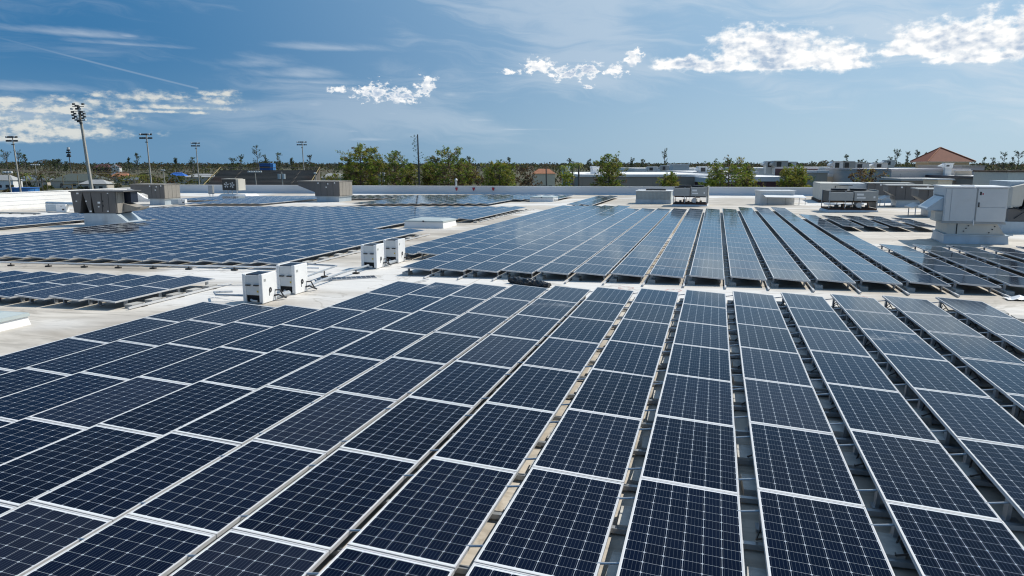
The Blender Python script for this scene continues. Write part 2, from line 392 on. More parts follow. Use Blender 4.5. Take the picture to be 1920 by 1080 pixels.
# ------------------------------------------------------------------ ground and roof
ZG = -7.6
def groundmat():
    m = bpy.data.materials.new('ground_cover'); m.use_nodes = True
    t = NT(m.node_tree); b = t.n['Principled BSDF']; o = t.new('ShaderNodeTexCoord').outputs['Object']
    n = t.noise(o, .012, 6, .6); n2 = t.noise(o, .11, 5, .65)
    col = t.mix(t.sstep(n, .4, .6), (.055, .060, .022, 1), (.080, .064, .034, 1))
    col = t.mix(t.m('MULTIPLY', t.sstep(n2, .5, .7), .7), col, (.035, .042, .016, 1))
    t.l.new(col, b.inputs['Base Color']); b.inputs['Roughness'].default_value = .9
    return m
g = MB(); g.face([(-9000, -3000, ZG), (9000, -3000, ZG), (9000, 14000, ZG), (-9000, 14000, ZG)])
M['ground'] = groundmat()
tag(g.build('ground', 'ground'), kind='structure')

WA, WB = Vector((-95, 87.3)), Vector((45, 56.7))       # line of the back parapet
def wally(x): return WA.y + (WB.y - WA.y) * (x - WA.x) / (WB.x - WA.x)
rf = MB()
NX = 28
for k in range(NX):
    xa, xb = -95 + 140 * k / NX, -95 + 140 * (k + 1) / NX
    rf.hexa([(xa, -40, ZG), (xb, -40, ZG), (xb, wally(xb), ZG), (xa, wally(xa), ZG), (xa, -40, zr(xa)), (xb, -40, zr(xb)), (xb, wally(xb), zr(xb)), (xa, wally(xa), zr(xa))])
roof = bpy.data.meshes.new('x')
m_ = MB(); m_.hexa([(-95, -40, ZG + .01), (45, -40, ZG + .01), (45, wally(45), ZG + .01), (-95, wally(-95), ZG + .01), (-95, -40, zr(-95)), (45, -40, zr(45)), (45, wally(45), zr(45)), (-95, wally(-95), zr(-95))])
tag(m_.build('roof', 'roof'), kind='structure')

# back parapet and the white left parapet
def wtop(x): return -0.27 + (0.655 + 0.27) * (x + 80) / 88.2
t = thing('parapet_wall', 'long grey white parapet along the far edge of the roof, behind all the panels', 'parapet', (WA.x, WA.y, zr(WA.x)))
d = (WB - WA).normalized(); nrm = Vector((-d.y, d.x))
def wp(x, off, z): y = wally(x); return (x + nrm.x * off - WA.x, y + nrm.y * off - WA.y, z - zr(WA.x))
pm = MB(); cp = MB(); fl = MB()
segs = [-95 + 7 * k for k in range(21)]
for xa, xb in zip(segs, segs[1:]):
    pm.hexa([wp(xa, 0, ZG), wp(xb, 0, ZG), wp(xb, .3, ZG), wp(xa, .3, ZG), wp(xa, 0, wtop(xa)), wp(xb, 0, wtop(xb)), wp(xb, .3, wtop(xb)), wp(xa, .3, wtop(xa))])
    cp.hexa([wp(xa, -.04, wtop(xa) + .003), wp(xb - .02, -.04, wtop(xb) + .003), wp(xb - .02, .36, wtop(xb) + .003), wp(xa, .36, wtop(xa) + .003)] + [wp(xa, -.04, wtop(xa) + .07), wp(xb - .02, -.04, wtop(xb) + .07), wp(xb - .02, .36, wtop(xb) + .07), wp(xa, .36, wtop(xa) + .07)])
    fl.hexa([wp(xa, -.16, zr(xa) + .002), wp(xb, -.16, zr(xb) + .002), wp(xb, -.003, zr(xb) + .002), wp(xa, -.003, zr(xa) + .002), wp(xa, -.02, zr(xa) + .12), wp(xb, -.02, zr(xb) + .12), wp(xb, -.003, zr(xb) + .12), wp(xa, -.003, zr(xa) + .12)])
pm.build('wall', 'wallg', t); cp.build('coping', 'wpaint', t); fl.build('flashing', 'wallg', t)
mk = MB()
XW = -69.5
t = thing('parapet_wall', 'bright white parapet rising along the left edge of the roof, behind the dark air handler', 'parapet', (XW, 0, zr(XW)))
a = MB(); z0 = zr(XW)
a.hexa([(0, -30, -2), (.0, 55, -2), (-.35, 55, -2), (-.35, -30, -2), (0, -30, 1.62), (0, 55, 1.62), (-.35, 55, 1.62), (-.35, -30, 1.62)][::1])
a.build('wall', 'wallw', t)
b = MB()
b.prism([(0.003, -.1), (4.3, -.02), (4.2, .1), (2.4, .45), (1.5, .95), (1.05, 1.15), (.75, 1.6), (.003, 1.6)], 'y', 54.6, 54.98)
b.build('end_wall', 'wallw', t)
c = MB(); c.box(-.42, .05, -30, 55.05, 1.623, 1.68); c.build('coping', 'wpaint', t)
c = MB()
for k in range(3): c.box(.002, .02, -30, 54.5, .38 + k * .42, .40 + k * .42)
c.build('lap_seam', 'wallg', t)

# ------------------------------------------------------------------ solar panels
RP, PL, PW, PLEN = 1.15397, 1.98, 0.99, 1.968
TILT = 0.06522
fr = MB(); hw, hl = PW / 2, PLEN / 2; lip, th = .015, .040
for (x0, x1, y0, y1) in ((-hw, -hw + lip, -hl, hl), (hw - lip, hw, -hl, hl), (-hw + lip, hw - lip, -hl, -hl + lip), (-hw + lip, hw - lip, hl - lip, hl)):
    fr.box(x0, x1, y0, y1, -th, 0)
frame_me = fr.mesh('frame', 'alu')
def cellface(mb, tr=lambda p: p, mi=0):
    gx, gy = hw - lip, hl - lip
    # cells cover 0.948 x 1.885 m
    def uv(x, y): return ((x / .948 + .5) * 6, (y / 1.885 + .5) * 12)
    p = [(-gx, -gy, -.003), (gx, -gy, -.003), (gx, gy, -.003), (-gx, gy, -.003)]
    mb.face([tr(q) for q in p], mi, [uv(q[0], q[1]) for q in p])
def cells_mesh(matname):
    m = MB(); cellface(m)
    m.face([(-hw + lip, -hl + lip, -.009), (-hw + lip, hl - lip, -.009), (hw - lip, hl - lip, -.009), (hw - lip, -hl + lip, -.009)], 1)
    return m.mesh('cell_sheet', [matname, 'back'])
cells_me, cellsd_me = cells_mesh('cells'), cells_mesh('cells_dirty')
am = MB()
am.tube([(-hw + .05, 0, -.05), (-hw - .19, 0, -.105)], .011)
arm_me = am.mesh('support_arm', 'galv')
cm = MB(); cm.tube([(-hw + .10, -.97, -.06), (-hw + .09, -.6, -.13), (-hw + .07, -.2, -.09), (-hw + .09, .2, -.17), (-hw + .08, .6, -.10), (-hw + .10, .97, -.07)], .012, n=5)  # black cables added under the high edges to darken the row gaps
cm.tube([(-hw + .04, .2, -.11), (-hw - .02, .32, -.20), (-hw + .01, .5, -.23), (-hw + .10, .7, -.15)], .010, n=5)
added_cable_me = cm.mesh('cable', 'black')
lm = MB(); lm.box(-hw + .03, -hw + .07, -.05, .05, -.27, -.042).box(-hw + .00, -hw + .16, -.07, .07, -.285, -.265)
leg_me = lm.mesh('mount_leg', 'galv')
lm = MB(); lm.box(hw - .12, hw - .08, -.05, .05, -.215, -.042); leglow_me = lm.mesh('mount_leg', 'galv')

panels = []     # (array, row label index, panel index, x_high, y_far, )
def add_row(arr, r, xh, yfar, n, first=0):
    for k in range(n):
        panels.append((arr, r, k + first, xh, yfar - k * PL))
# nearest array: rows -11 .. 4
for i in range(-11, 5):
    j0 = 2 if i < -8 else 0
    add_row('N', i + 11, i * RP, -j0 * PL, 11 - j0)
# array beyond the walkway
for i in range(-11, 12):
    yn = 2.52 - .04 * i
    n0 = 2 if i in (-10, -11) else 0
    n = 19 if i <= -7 else (17 if i <= 0 else (18 if i <= 3 else (14 if i == 4 else 5)))
    for k in range(n0, n): panels.append(('F', i + 11, k, i * RP, yn + (k + 1) * PL))
for i in (5, 6, 7, 8):
    n = 3 if i == 8 else 4
    for k in range(n): panels.append(('T', i - 5, k, i * RP + .05, 21.25 + (k + 1) * PL))
# small array at the left edge
for k in range(9):
    for j in range(2): panels.append(('S', k, j, -16.28 - k * RP, -.12 - j * PL))
# big left array
for k in range(31):
    x = -16.40 - k * RP
    for j in range(18):
        if k < 3 and 7 <= j <= 10: continue
        if k > 18 and j < 10: continue
        panels.append(('L', k, j, x, 3.42 + (j + 1) * PL))
far = []
for k in range(9):
    for j in range(7): far.append((-45.0 - k * RP, 10.5 + (j + 1) * PL))
for k in range(16):
    for j in range(9):
        if k > 7 and j < 4: continue
        far.append((-45.6 - k * RP, 45 + (j + 1) * PL))
for k in range(24):
    for j in range(10):
        if k > 11 and j < 6: continue
        far.append((-21.4 - k * RP, 44.6 + (j + 1) * PL))
for k in range(4):
    for j in range(5): far.append((-16.9 - k * RP, 52.6 + (j + 1) * PL))
for i in (-11, -10):
    for j in range(9): far.append((i * RP, 42.3 + (j + 1) * PL))
for x, y in far: panels.append(('Z', 0, 0, x, y))


def project(p):
    d = Vector(p) - CAM; z = d.dot(FW)
    if z < .3: return None
    return 960 + F_PX * d.dot(RT) / z, 540 - F_PX * d.dot(UP) / z
def seen_area(p):
    _, _, _, xh, yf = p
    q = [project((xh + a, yf - b, SLOPE * xh - a * TILT)) for a, b in ((0, 0), (PW, 0), (PW, PLEN), (0, PLEN))]
    if any(x is None for x in q): return 0
    def clip(poly, ax, lim, sgn):
        out = []
        for k in range(len(poly)):
            A, B = poly[k], poly[(k + 1) % len(poly)]
            ia, ib = sgn * A[ax] <= sgn * lim, sgn * B[ax] <= sgn * lim
            if ia: out.append(A)
            if ia != ib:
                t_ = (lim - A[ax]) / (B[ax] - A[ax]); out.append(tuple(A[c] + t_ * (B[c] - A[c]) for c in (0, 1)))
        return out
    for ax, lim, sg in ((0, 0, -1), (0, 1920, 1), (1, 0, -1), (1, 1080, 1)):
        q = clip(q, ax, lim, sg)
        if len(q) < 3: return 0
    return abs(sum(q[k][0] * q[(k + 1) % len(q)][1] - q[(k + 1) % len(q)][0] * q[k][1] for k in range(len(q)))) / 2
areas = [(seen_area(p), k) for k, p in enumerate(panels)]
order = [k for a_, k in sorted(areas, reverse=True) if a_ > 6][:300]
single = set(order)
vis = {k for a_, k in areas if a_ > 0}
ORD = ['zeroth', 'first', 'second', 'third', 'fourth', 'fifth', 'sixth', 'seventh', 'eighth', 'ninth', 'tenth', 'eleventh', 'twelfth', 'thirteenth', 'fourteenth', 'fifteenth',
       'sixteenth', 'seventeenth', 'eighteenth', 'nineteenth', 'twentieth', 'twenty-first', 'twenty-second', 'twenty-third', 'twenty-fourth']
dirty = {('N', 7, 1): 'smeared with pale dust', ('N', 13, 2): 'with a white scuff', ('N', 15, 3): 'with a white smear', ('S', 3, 1): 'with a white scratch', ('S', 3, 0): 'hazed with dust',
         ('F', 12, 2): 'dust hazed', ('F', 13, 1): 'hazed dusty', ('F', 9, 0): 'dust smeared', ('L', 4, 0): 'pale and dusty', ('N', 4, 0): 'with a pale scuff'}
for ak in (single,):
    for k in sorted(ak):
        arr, r, j, xh, yf = panels[k]
        dk = (arr, r, j) in dirty
        if dk: ad = 'panel ' + dirty[(arr, r, j)] + ','
        else: ad = 'solar panel,'
        if arr == 'N':
            jj = j + 1
            lab = f"{ad} {ORD[jj]} from walkway in {ORD[r + 1]} row from left, nearest array"; grp = 'solar panels of the nearest array'
        elif arr == 'F':
            jj = j + 1 - (2 if r < 2 else 0)
            lab = f"{ad} {ORD[jj]} from near end, {ORD[r + 1]} row from left, array past walkway"; grp = 'solar panels of the array beyond the walkway'
        elif arr == 'T':
            lab = f"{ad} {ORD[j + 1]} in {ORD[r + 1]} row of small array before the air handlers"; grp = 'solar panels of the small array before the air handlers'
        elif arr == 'S':
            lab = f"{ad} {'far' if j == 0 else 'near'} row, {ORD[r + 1]} from right in small left array"; grp = 'solar panels of the small left array'
        else:
            lab = f"{ad} {ORD[j + 1]} from near edge in {ORD[r + 1]} row from right, big left array"; grp = 'solar panels of the big left array'
        if len(lab.split()) > 16: lab = lab.replace('with pale dust', 'with dust').replace(' row from right, big', ' row from right,')
        o = thing('solar_panel', lab, 'solar panel', group=grp)
        cx, cz = xh + math.cos(TILT) * hw, SLOPE * xh - math.sin(TILT) * hw
        o.location = (cx, yf - PLEN / 2, cz)
        o.rotation_euler = (rnd.gauss(0, .0018), TILT + rnd.gauss(0, .0028), rnd.gauss(0, .0013))
        for me, nm in ((frame_me, 'frame'), (cellsd_me if dk else cells_me, 'cell_sheet')):
            c = bpy.data.objects.new(nm, me); COL.objects.link(c); c.parent = o
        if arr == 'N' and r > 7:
            c = bpy.data.objects.new('cable', added_cable_me); COL.objects.link(c); c.parent = o
        if arr in 'NFS':
            for yy in (-.62, .62):
                if arr != 'S' and not (arr == 'F' and j > 6):
                    c = bpy.data.objects.new('support_arm', arm_me); COL.objects.link(c); c.parent = o; c.location.y = yy
                if arr != 'F' or j < 5:
                    c = bpy.data.objects.new('mount_leg', leg_me); COL.objects.link(c); c.parent = o; c.location.y = yy + .1
                    if j < 1 or arr == 'S':
                        c = bpy.data.objects.new('mount_leg', leglow_me); COL.objects.link(c); c.parent = o; c.location.y = yy + .1
# the rest of the panels: one object
fm, gm = MB(), MB()
for k, p in enumerate(panels):
    if k in single or k not in vis: continue
    arr, r, j, xh, yf = p
    mtx = Matrix.Translation((xh + math.cos(TILT) * hw, yf - PLEN / 2, SLOPE * xh - math.sin(TILT) * hw)) @ Euler((rnd.gauss(0, .0016), TILT + rnd.gauss(0, .0022), 0)).to_matrix().to_4x4()
    for (x0, x1, y0, y1) in ((-hw, -hw + lip, -hl, hl), (hw - lip, hw, -hl, hl), (-hw + lip, hw - lip, -hl, -hl + lip), (-hw + lip, hw - lip, hl - lip, hl)):
        gm.hexa([mtx @ Vector(q) for q in ((x0, y0, -th), (x1, y0, -th), (x1, y1, -th), (x0, y1, -th), (x0, y0, 0), (x1, y0, 0), (x1, y1, 0), (x0, y1, 0))], 1)
    cellface(gm, lambda q: mtx @ Vector(q), 0)
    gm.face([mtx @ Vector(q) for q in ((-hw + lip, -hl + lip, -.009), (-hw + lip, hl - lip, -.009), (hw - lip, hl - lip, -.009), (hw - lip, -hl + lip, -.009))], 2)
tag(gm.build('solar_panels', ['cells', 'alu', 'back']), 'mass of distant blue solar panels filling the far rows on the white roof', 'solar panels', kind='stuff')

# ballast blocks, visible ones as things
bb = MB(); bb.box(-.10, .10, -.20, .20, 0, .10)
blk = bb.mesh('ballast_block', 'concrete')
def block(x, y, rz=0.0, z=0.0, lab='grey concrete ballast block on the roof under a panel edge', sx=1.0):
    o = bpy.data.objects.new('ballast_block', blk); COL.objects.link(o)
    o.location = (x, y, zr(x) + .001 + z); o.rotation_euler = (0, 0, rz); o.scale = (sx, 1, 1)
    return tag(o, lab, 'ballast block', 'concrete ballast blocks under the panel rows')
nb = 0
spots = []
for i in range(-2, 5):
    for j in range(9):
        for s in (0, 1):
            if rnd.random() < .82: spots.append((i * RP - .03 + rnd.uniform(-.02, .02), -j * PL - .45 - s * .95 + rnd.uniform(-.08, .08)))
for i in range(-9, 8):
    for j in range(2): spots.append((i * RP + .06, 2.52 - .04 * i + .30 + j * 1.5))
for q in spots:
    pr = project((q[0], q[1], zr(q[0]) + .1))
    if pr and -20 < pr[0] < 1940 and pr[1] < 1100 and nb < 150:
        near = q[1] < 1
        row = int(round((q[0] + .03) / RP)) + 11
        num = int((-q[1]) // PL) + 1; half = 'far' if (-q[1]) % PL < PL / 2 else 'near'
        if near: lab = f"ballast block by the {half} half of {ORD[max(1, num)]} panel, {ORD[row + 1]} row from left, nearest array"
        else: lab = f"ballast block under {ORD[1 if q[1] < 3.2 - .04 * (row - 11) else 2]} panel edge of {ORD[row + 1]} row from left, array beyond walkway"
        block(q[0], q[1], rnd.uniform(-.05, .05), lab=lab); nb += 1
# bare blocks and trays where panels are gone, right end of the nearest array
for k, (x, y) in enumerate([(5.78, -.55), (6.02, -1.15), (5.80, -1.9), (6.02, -2.7), (5.8, -3.3)]):
    block(x, y, .05 * (k - 2), lab=f"bare pale ballast block in the sun beyond the last row, {ORD[k + 1]} from the walkway", sx=1.5)
# blocks and rails along the open right-hand edges of the left arrays
for k, y in enumerate([-3.6, -2.9, -2.1, -1.3, -.6]):
    block(-15.13, y, rnd.uniform(-.04, .04), lab=f"pale ballast block along the small left array's open edge, {ORD[k + 1]} from its near end", sx=1.2)
for k in range(30):
    y = 3.9 + k * 1.19
    if 16.5 < y < 25.2: continue
    block(-15.22, y, rnd.uniform(-.06, .06), lab=f"pale ballast block beside the big left array's right edge, {ORD[k + 1] if k < 14 else ORD[30 - k]} from its {'near' if k < 14 else 'far'} corner", sx=1.2)


def rail(p0, p1, lab, h=.05, wdt=.05, m='alu', grp='mounting rails of the solar arrays'):
    x0, y0 = p0; x1, y1 = p1
    L = math.hypot(x1 - x0, y1 - y0); ang = math.atan2(y1 - y0, x1 - x0)
    o = thing('mounting_rail', lab, 'rail', (x0, y0, zr(x0) + .002), ang, grp)
    o.rotation_euler[1] = -math.atan2(zr(x1) - zr(x0), L)
    a = MB(); a.box(0, L, -wdt / 2, wdt / 2, .02, .02 + h); a.build('channel', m, o)
    n = max(1, int(L / 1.1))
    for k in range(n): f = MB(); f.box(L * (k + .3) / n, L * (k + .3) / n + .18, -wdt / 2 - .03, wdt / 2 + .03, 0, .0195); f.build('pad', 'rubber', o)
for j in range(1, 10):
    x0 = -12.9 if j > 2 else -9.4
    rail((x0, -j * PL + .28), (5.75, -j * PL + .28), f"galvanised cross rail under the nearest array, {ORD[j]} from the walkway", .05, .06, 'galv')
    rail((x0, -j * PL + 1.30), (5.75, -j * PL + 1.30), f"galvanised cross rail under panel middles, {ORD[j]} from the walkway, nearest array", .05, .06, 'galv')
rail((-14.95, -4.0), (-14.95, .25), 'pale rail lying along the open edge of the small left array')
rail((-14.98, 3.6), (-14.98, 16.8), 'pale rail along the right edge of the big left array, before the skylight')
rail((-14.98, 25.4), (-14.98, 40.5), 'pale rail along the right edge of the big left array, past the skylight')
for i in range(-8, 8):
    y = 2.52 - .04 * i
    rail((i * RP - .14, y - .55), (i * RP - .14, y + 1.6), f"pale rail end poking onto the walkway, {ORD[i + 9]} from left, array beyond walkway", .04, .05)

# ------------------------------------------------------------------ white inverter cabinets
def cabinet(x, y, lab, h=.80):
    o = thing('inverter_cabinet', lab, 'inverter cabinet', (x, y, zr(x)), rnd.uniform(-.02, .02), 'white inverter cabinets on the roof')
    W, D = .60, .66
    a = MB()      # shell: two white side walls and back
    a.box(0, .05, 0, D, .05, h); a.box(.05, W - .05, D - .04, D, .05, h); a.box(.05, .10, 0, .045, .05, h - .003); a.box(W - .11, W - .05, 0, .045, .05, h - .003)
    a.build('housing', 'wpaint', o, .012)
    a = MB(); a.box(W - .05, W, -.004, D + .003, .02, h + .012); a.build('side_panel', 'wpaint', o, .018)
    a = MB(); a.box(.102, W - .113, .012, .04, .24, h - .03); a.build('front_panel', 'ltgrey', o, .006)
    a = MB(); a.box(.052, W - .052, .05, D - .045, h - .06, h - .03)
    for k in range(9): a.box(.06, W - .06, .07 + k * .058, .105 + k * .058, h - .028, h - .010)
    a.build('louver_top', 'louver', o)
    a = MB(); a.box(.10, W - .11, .06, D - .05, .06, .235); a.build('base_compartment', 'dark', o)  # solid dark fill, shade of the open bottom put into its colour
    for hx in (.12, .36):
        a = MB(); a.box(hx, hx + .14, -.05, -.025, h * .62, h * .62 + .035).box(hx + .01, hx + .03, -.025, .011, h * .62 + .006, h * .62 + .03).box(hx + .11, hx + .13, -.025, .011, h * .62 + .006, h * .62 + .03)
        a.build('handle', 'black', o)
    e = MB(); X = W + .002          # dark emblem on the side: a ring with a stem
    n = 14
    for k in range(n):
        t0, t1 = 2 * math.pi * k / n, 2 * math.pi * (k + 1) / n
        P = lambda r_, t_: (X, .36 + r_ * 1.1 * math.cos(t_), .34 + r_ * 1.15 * math.sin(t_))
        e.face([P(.012, t0), P(.066, t0), P(.066, t1), P(.012, t1)])
    e.face([(X, .295, .19), (X, .325, .19), (X, .325, .34), (X, .295, .34)])
    e.build('emblem', 'black', o)
    a = MB(); a.box(.08, W - .08, .05, .15, 0, .05).box(.08, W - .08, D - .15, D - .05, 0, .05); a.build('skid', 'galv', o)
    a = MB(); a.box(W + .002, W + .004, .08, .17, h - .20, h - .13); a.build('rating_label', 'midgrey', o)
    a = MB(); a.box(.42, .47, .006, .0115, h * .40, h * .40 + .05); a.build('warning_label', 'rope2', o)
    p = MB(); p.tube([(W, .52, .16), (W + .10, .58, .18), (W + .14, .68, .12), (W + .16, .85, .05)], .025).tube([(W, .58, .30), (W + .10, .66, .30), (W + .12, .74, .16), (W + .12, .85, .06)], .02)
    p.build('cable', 'black', o)
    p = MB(); p.tube([(.25, -.02, .12), (.32, -.05, .10), (.44, -.03, .09)], .03); p.build('elbow', 'alu', o)
cabinet(-12.52, -2.62, 'white inverter cabinet nearest the camera, at the edge of the nearest array', .80)
cabinet(-12.47, -1.12, 'second white inverter cabinet, behind the nearest one, loose panel to its right', .84)
cabinet(-12.52, 4.16, 'white inverter cabinet of the far pair, standing in front of the farthest', .86)
cabinet(-12.42, 5.78, 'farthest white inverter cabinet, its side touching the dark blue array', .88)


def pipe(pts, r, m, name, lab, cat='pipe', feet=True, grp=None):
    x0, y0 = pts[0][0], pts[0][1]
    o = thing(name, lab, cat, (x0, y0, zr(x0)), 0, grp)
    P = [(p[0] - x0, p[1] - y0, p[2] + zr(p[0]) - zr(x0)) for p in pts]
    a = MB(); a.tube(P, r, n=8); a.build('tube', m, o)
    if feet:
        for A, B in zip(P, P[1:]):
            L = math.hypot(B[0] - A[0], B[1] - A[1]); n = int(L / 1.5)
            for k in range(n):
                q = Vector(A).lerp(Vector(B), (k + .5) / n); zz_ = SLOPE * q.x
                if q.z - zz_ < r + .02: continue
                f = MB(); f.box(q.x - .10, q.x + .10, q.y - .07, q.y + .07, zz_ + .001, zz_ + .05).box(q.x - .015, q.x + .015, q.y - .015, q.y + .015, zz_ + .051, q.z - r + .004)
                f.build('pipe_support', 'rubber', o)
    return o
pipe([(-12.0, -.35, .10), (-12.02, .6, .16), (-12.1, 2.0, .18), (-12.15, 4.0, .16)], .035, 'galv', 'conduit', 'grey conduit on small stands running between the two pairs of white cabinets', 'conduit')
pipe([(-12.45, -.3, .22), (-12.65, 1.0, .24), (-12.9, 3.1, .24), (-14.3, 3.5, .22)], .03, 'galv', 'conduit', 'conduit on stands curving from the white cabinets to the big left array', 'conduit')
pipe([(-12.55, -2.3, .16), (-13.5, -2.45, .18), (-13.9, -2.0, .16), (-13.6, -1.6, .12)], .03, 'galv', 'conduit', 'bent conduit looping left of the nearest white cabinet', 'conduit')
pipe([(-12.6, -2.1, .42), (-14.0, -1.7, .30)], .012, 'alu', 'conduit', 'thin straight rod angling left from the nearest white cabinet', 'conduit', False)
pipe([(-12.0, -1.95, .09), (-11.98, -1.3, .09)], .07, 'galv', 'conduit', 'thick silver duct joining the two nearest white cabinets at their feet', 'conduit', False)
pipe([(-11.95, 4.85, .09), (-11.93, 5.75, .09)], .06, 'galv', 'conduit', 'thick silver duct joining the two farther white cabinets at their feet', 'conduit', False)
pipe([(-31, 2.45, .14), (-24, 2.72, .14), (-18, 2.95, .14), (-13.6, 3.15, .14)], .03, 'wpaint', 'roof_pipe', 'long pale pipe on black feet along the near edge of the big left array', 'pipe')
pipe([(-9.1, 2.0, .06), (-9.35, 1.2, .05), (-9.45, .95, .04)], .025, 'alu', 'conduit', 'short pale conduit crossing the walkway beside the corner of the far array', 'conduit', False)

# loose panel strip, black roll, flashing scrap, paint marks
o = thing('loose_panel', 'narrow dark panel strip lying loose on the roof right of the white cabinets', 'solar panel', (-11.9, 1.9, zr(-11.9)), .60)
a = MB(); a.box(-.95, .95, -.24, .24, .004, .035); a.build('frame', 'alu', o)
a = MB()
for k in range(12): a.box(-.93 + k * .156, -.93 + k * .156 + .14, -.215, .215, .0355, .038)
a.build('cell_sheet', 'louver', o)
o = thing('tarp_roll', 'black wrinkled tarpaulin roll lying on the walkway at the head of the nearest array', 'tarpaulin', (-5.75, 1.72, zr(-5.75)), -.42); o.scale = (.86, .82, .86)
a = MB(); nseg, nr = 34, 18
for k in range(nseg + 1):
    tt = k / nseg; x = (tt - .5) * 1.75
    rr = .135 * (1 - .35 * abs(2 * tt - .8) ** 2) + .010 * math.sin(k * 2.1) + .008 * math.sin(k * 4.7)
    for j in range(nr):
        th_ = 2 * math.pi * j / nr
        q = rr * (1 + .10 * math.sin(3 * th_ + k * .6) + .07 * math.sin(7 * th_ - k * 1.3))
        a.v.append((x + .02 * math.sin(5 * th_ + k), 1.35 * q * math.cos(th_) + .05 * math.sin(k * .35), max(.004, .10 + q * math.sin(th_))))
for k in range(nseg):
    for j in range(nr):
        a.f.append((k * nr + j, k * nr + (j + 1) % nr, (k + 1) * nr + (j + 1) % nr, (k + 1) * nr + j)); a.mi.append(0); a.uv.append(None)
a.f.append(tuple(range(nr))); a.mi.append(0); a.uv.append(None); a.f.append(tuple(nseg * nr + j for j in range(nr))[::-1]); a.mi.append(0); a.uv.append(None)
a.build('roll', 'tarp', o)
o = thing('flashing_scrap', 'crumpled white flashing scrap on the walkway at the right end of the far array', 'debris', (6.9, 1.65, zr(6.9))); o.scale = (.62, .62, .9)
a = MB(); rr_ = random.Random(3)
G = [[(x * .16 - .4, y * .16 - .24, max(.005, .02 + .10 * math.exp(-((x - 3) ** 2 + (y - 2) ** 2) / 2.2) + rr_.uniform(0, .03))) for y in range(5)] for x in range(7)]
for x in range(6):
    for y in range(4): a.face([G[x][y], G[x + 1][y], G[x + 1][y + 1], G[x][y + 1]])
a.build('sheet', 'wpaint', o)
M['pink'] = mat('faded_pink_paint', (.58, .34, .31), .8, 0, .25, 12)
for k, (x, y) in enumerate([(-2.9, 1.75), (-1.55, 1.55), (3.2, 1.3)]):
    o = thing('paint_mark', ['faded pink spray ring on the walkway, leftmost of three', 'faded pink spray ring on the walkway, middle of three', 'faded pink spray ring on the walkway, rightmost of three'][k], 'paint mark', (x, y, zr(x) + .004), .3 * k, 'pink paint rings on the walkway')
    o.rotation_euler[1] = -SLOPE
    a = MB(); n = 28
    for q in range(n):
        if q % 9 == 4: continue
        t0, t1 = 2 * math.pi * q / n, 2 * math.pi * (q + 1) / n
        r0, r1 = .19 + .02 * math.sin(q), .225 + .015 * math.sin(q * 1.7)
        a.face([(r0 * math.cos(t0), r0 * math.sin(t0), 0), (r1 * math.cos(t0), r1 * math.sin(t0), 0), (r1 * math.cos(t1), r1 * math.sin(t1), 0), (r0 * math.cos(t1), r0 * math.sin(t1), 0)])
    a.build('ring', 'pink', o)

# ------------------------------------------------------------------ skylights and curbs
def skylight(x, y, sx, sy, h, lab, rz=0.0):
    o = thing('skylight', lab, 'skylight', (x, y, zr(x)), rz, 'low curb skylights on the roof')
    a = MB(); a.frus((-.06, sx + .06, -.06, sy + .06), -.05, (0, sx, 0, sy), h - .10); a.build('curb', 'wallw', o)
    a = MB(); a.frus((-.04, sx + .04, -.04, sy + .04), h - .097, (-.03, sx + .03, -.03, sy + .03), h - .02).frus((.02, sx - .02, .02, sy - .02), h - .0195, (.3, sx - .3, .3, sy - .3), h + .05); a.build('lid', 'skyl', o)
    a = MB(); a.box(sx * .5 - .05, sx * .5 + .05, -.09, -.045, h - .08, h - .0); a.build('latch', 'black', o)
skylight(-18.2, 20.9, 2.4, 2.2, .48, 'white curbed skylight in the notch of the big left array')
skylight(-18.45, 52.5, 2.35, 2.2, .50, 'small far skylight before the far parapet, among the rear panel rows')
skylight(-18.35, -8.35, 2.4, 2.35, .34, 'grey lidded skylight cut by the left frame edge, beside the small array')

# ------------------------------------------------------------------ rooftop units
def local(base):                      # thing whose local +x runs along world x
    return base
def rivets(): pass

# white air handler, right
x0, y0 = 9.02, 15.75; zb = zr(x0)
o = thing('air_handler', 'large white air handler with blue-shaded intake hood, on a tall flared curb, right side', 'air handler', (x0, y0, zb), -.06)
a = MB(); a.frus((-.10, 2.32, -.10, 2.3), -.06, (-.05, 2.27, -.05, 2.25), .36).box(-.09, 2.31, -.09, 2.29, .361, .40); a.build('curb', 'blueg', o)
a = MB(); a.hexa([(.02, 0, .401), (2.18, 0, .401), (2.18, 2.2, .401), (.02, 2.2, .401), (.02, 0, .86), (1.85, 0, .86), (1.85, 2.2, .86), (.02, 2.2, .86)]); a.build('plenum', 'cream', o)
a = MB(); a.box(.36, .40, -.012, -.002, .42, .86)
for (xx, zz_) in ((.62, .52), (.70, .64), (.78, .75), (1.55, .48), (1.66, .62), (1.74, .74)): a.box(xx, xx + .05, -.02, -.002, zz_, zz_ + .04)
a.build('bracket', 'black', o)
a = MB(); a.box(-.22, 2.12, -.10, 2.3, .862, .94); a.build('base_rail', 'midgrey', o)
a = MB(); a.box(-.18, 2.10, -.08, 2.28, .941, 2.36); a.build('cabinet', 'ltgrey', o, .012)
a = MB(); a.box(-.22, .88, -.12, 2.32, 2.361, 2.42).box(.92, 2.14, -.12, 2.32, 2.361, 2.42).box(.62, 1.0, .5, 1.2, 2.4205, 2.45); a.build('roof_cap', 'wpaint', o, .01)
for (q0, q1, r0, r1) in ((-.15, .04, .96, 2.33), (.06, .96, .96, 2.33), (1.02, 2.06, 1.58, 2.33), (1.02, 2.06, .96, 1.55)):
    a = MB(); a.box(q0, q1, -.100, -.082, r0, r1); a.build('access_panel', 'ltgrey', o, .006)
a = MB(); a.box(.985, 1.005, -.11, -.082, .96, 2.33); a.build('seam_strip', 'midgrey', o)
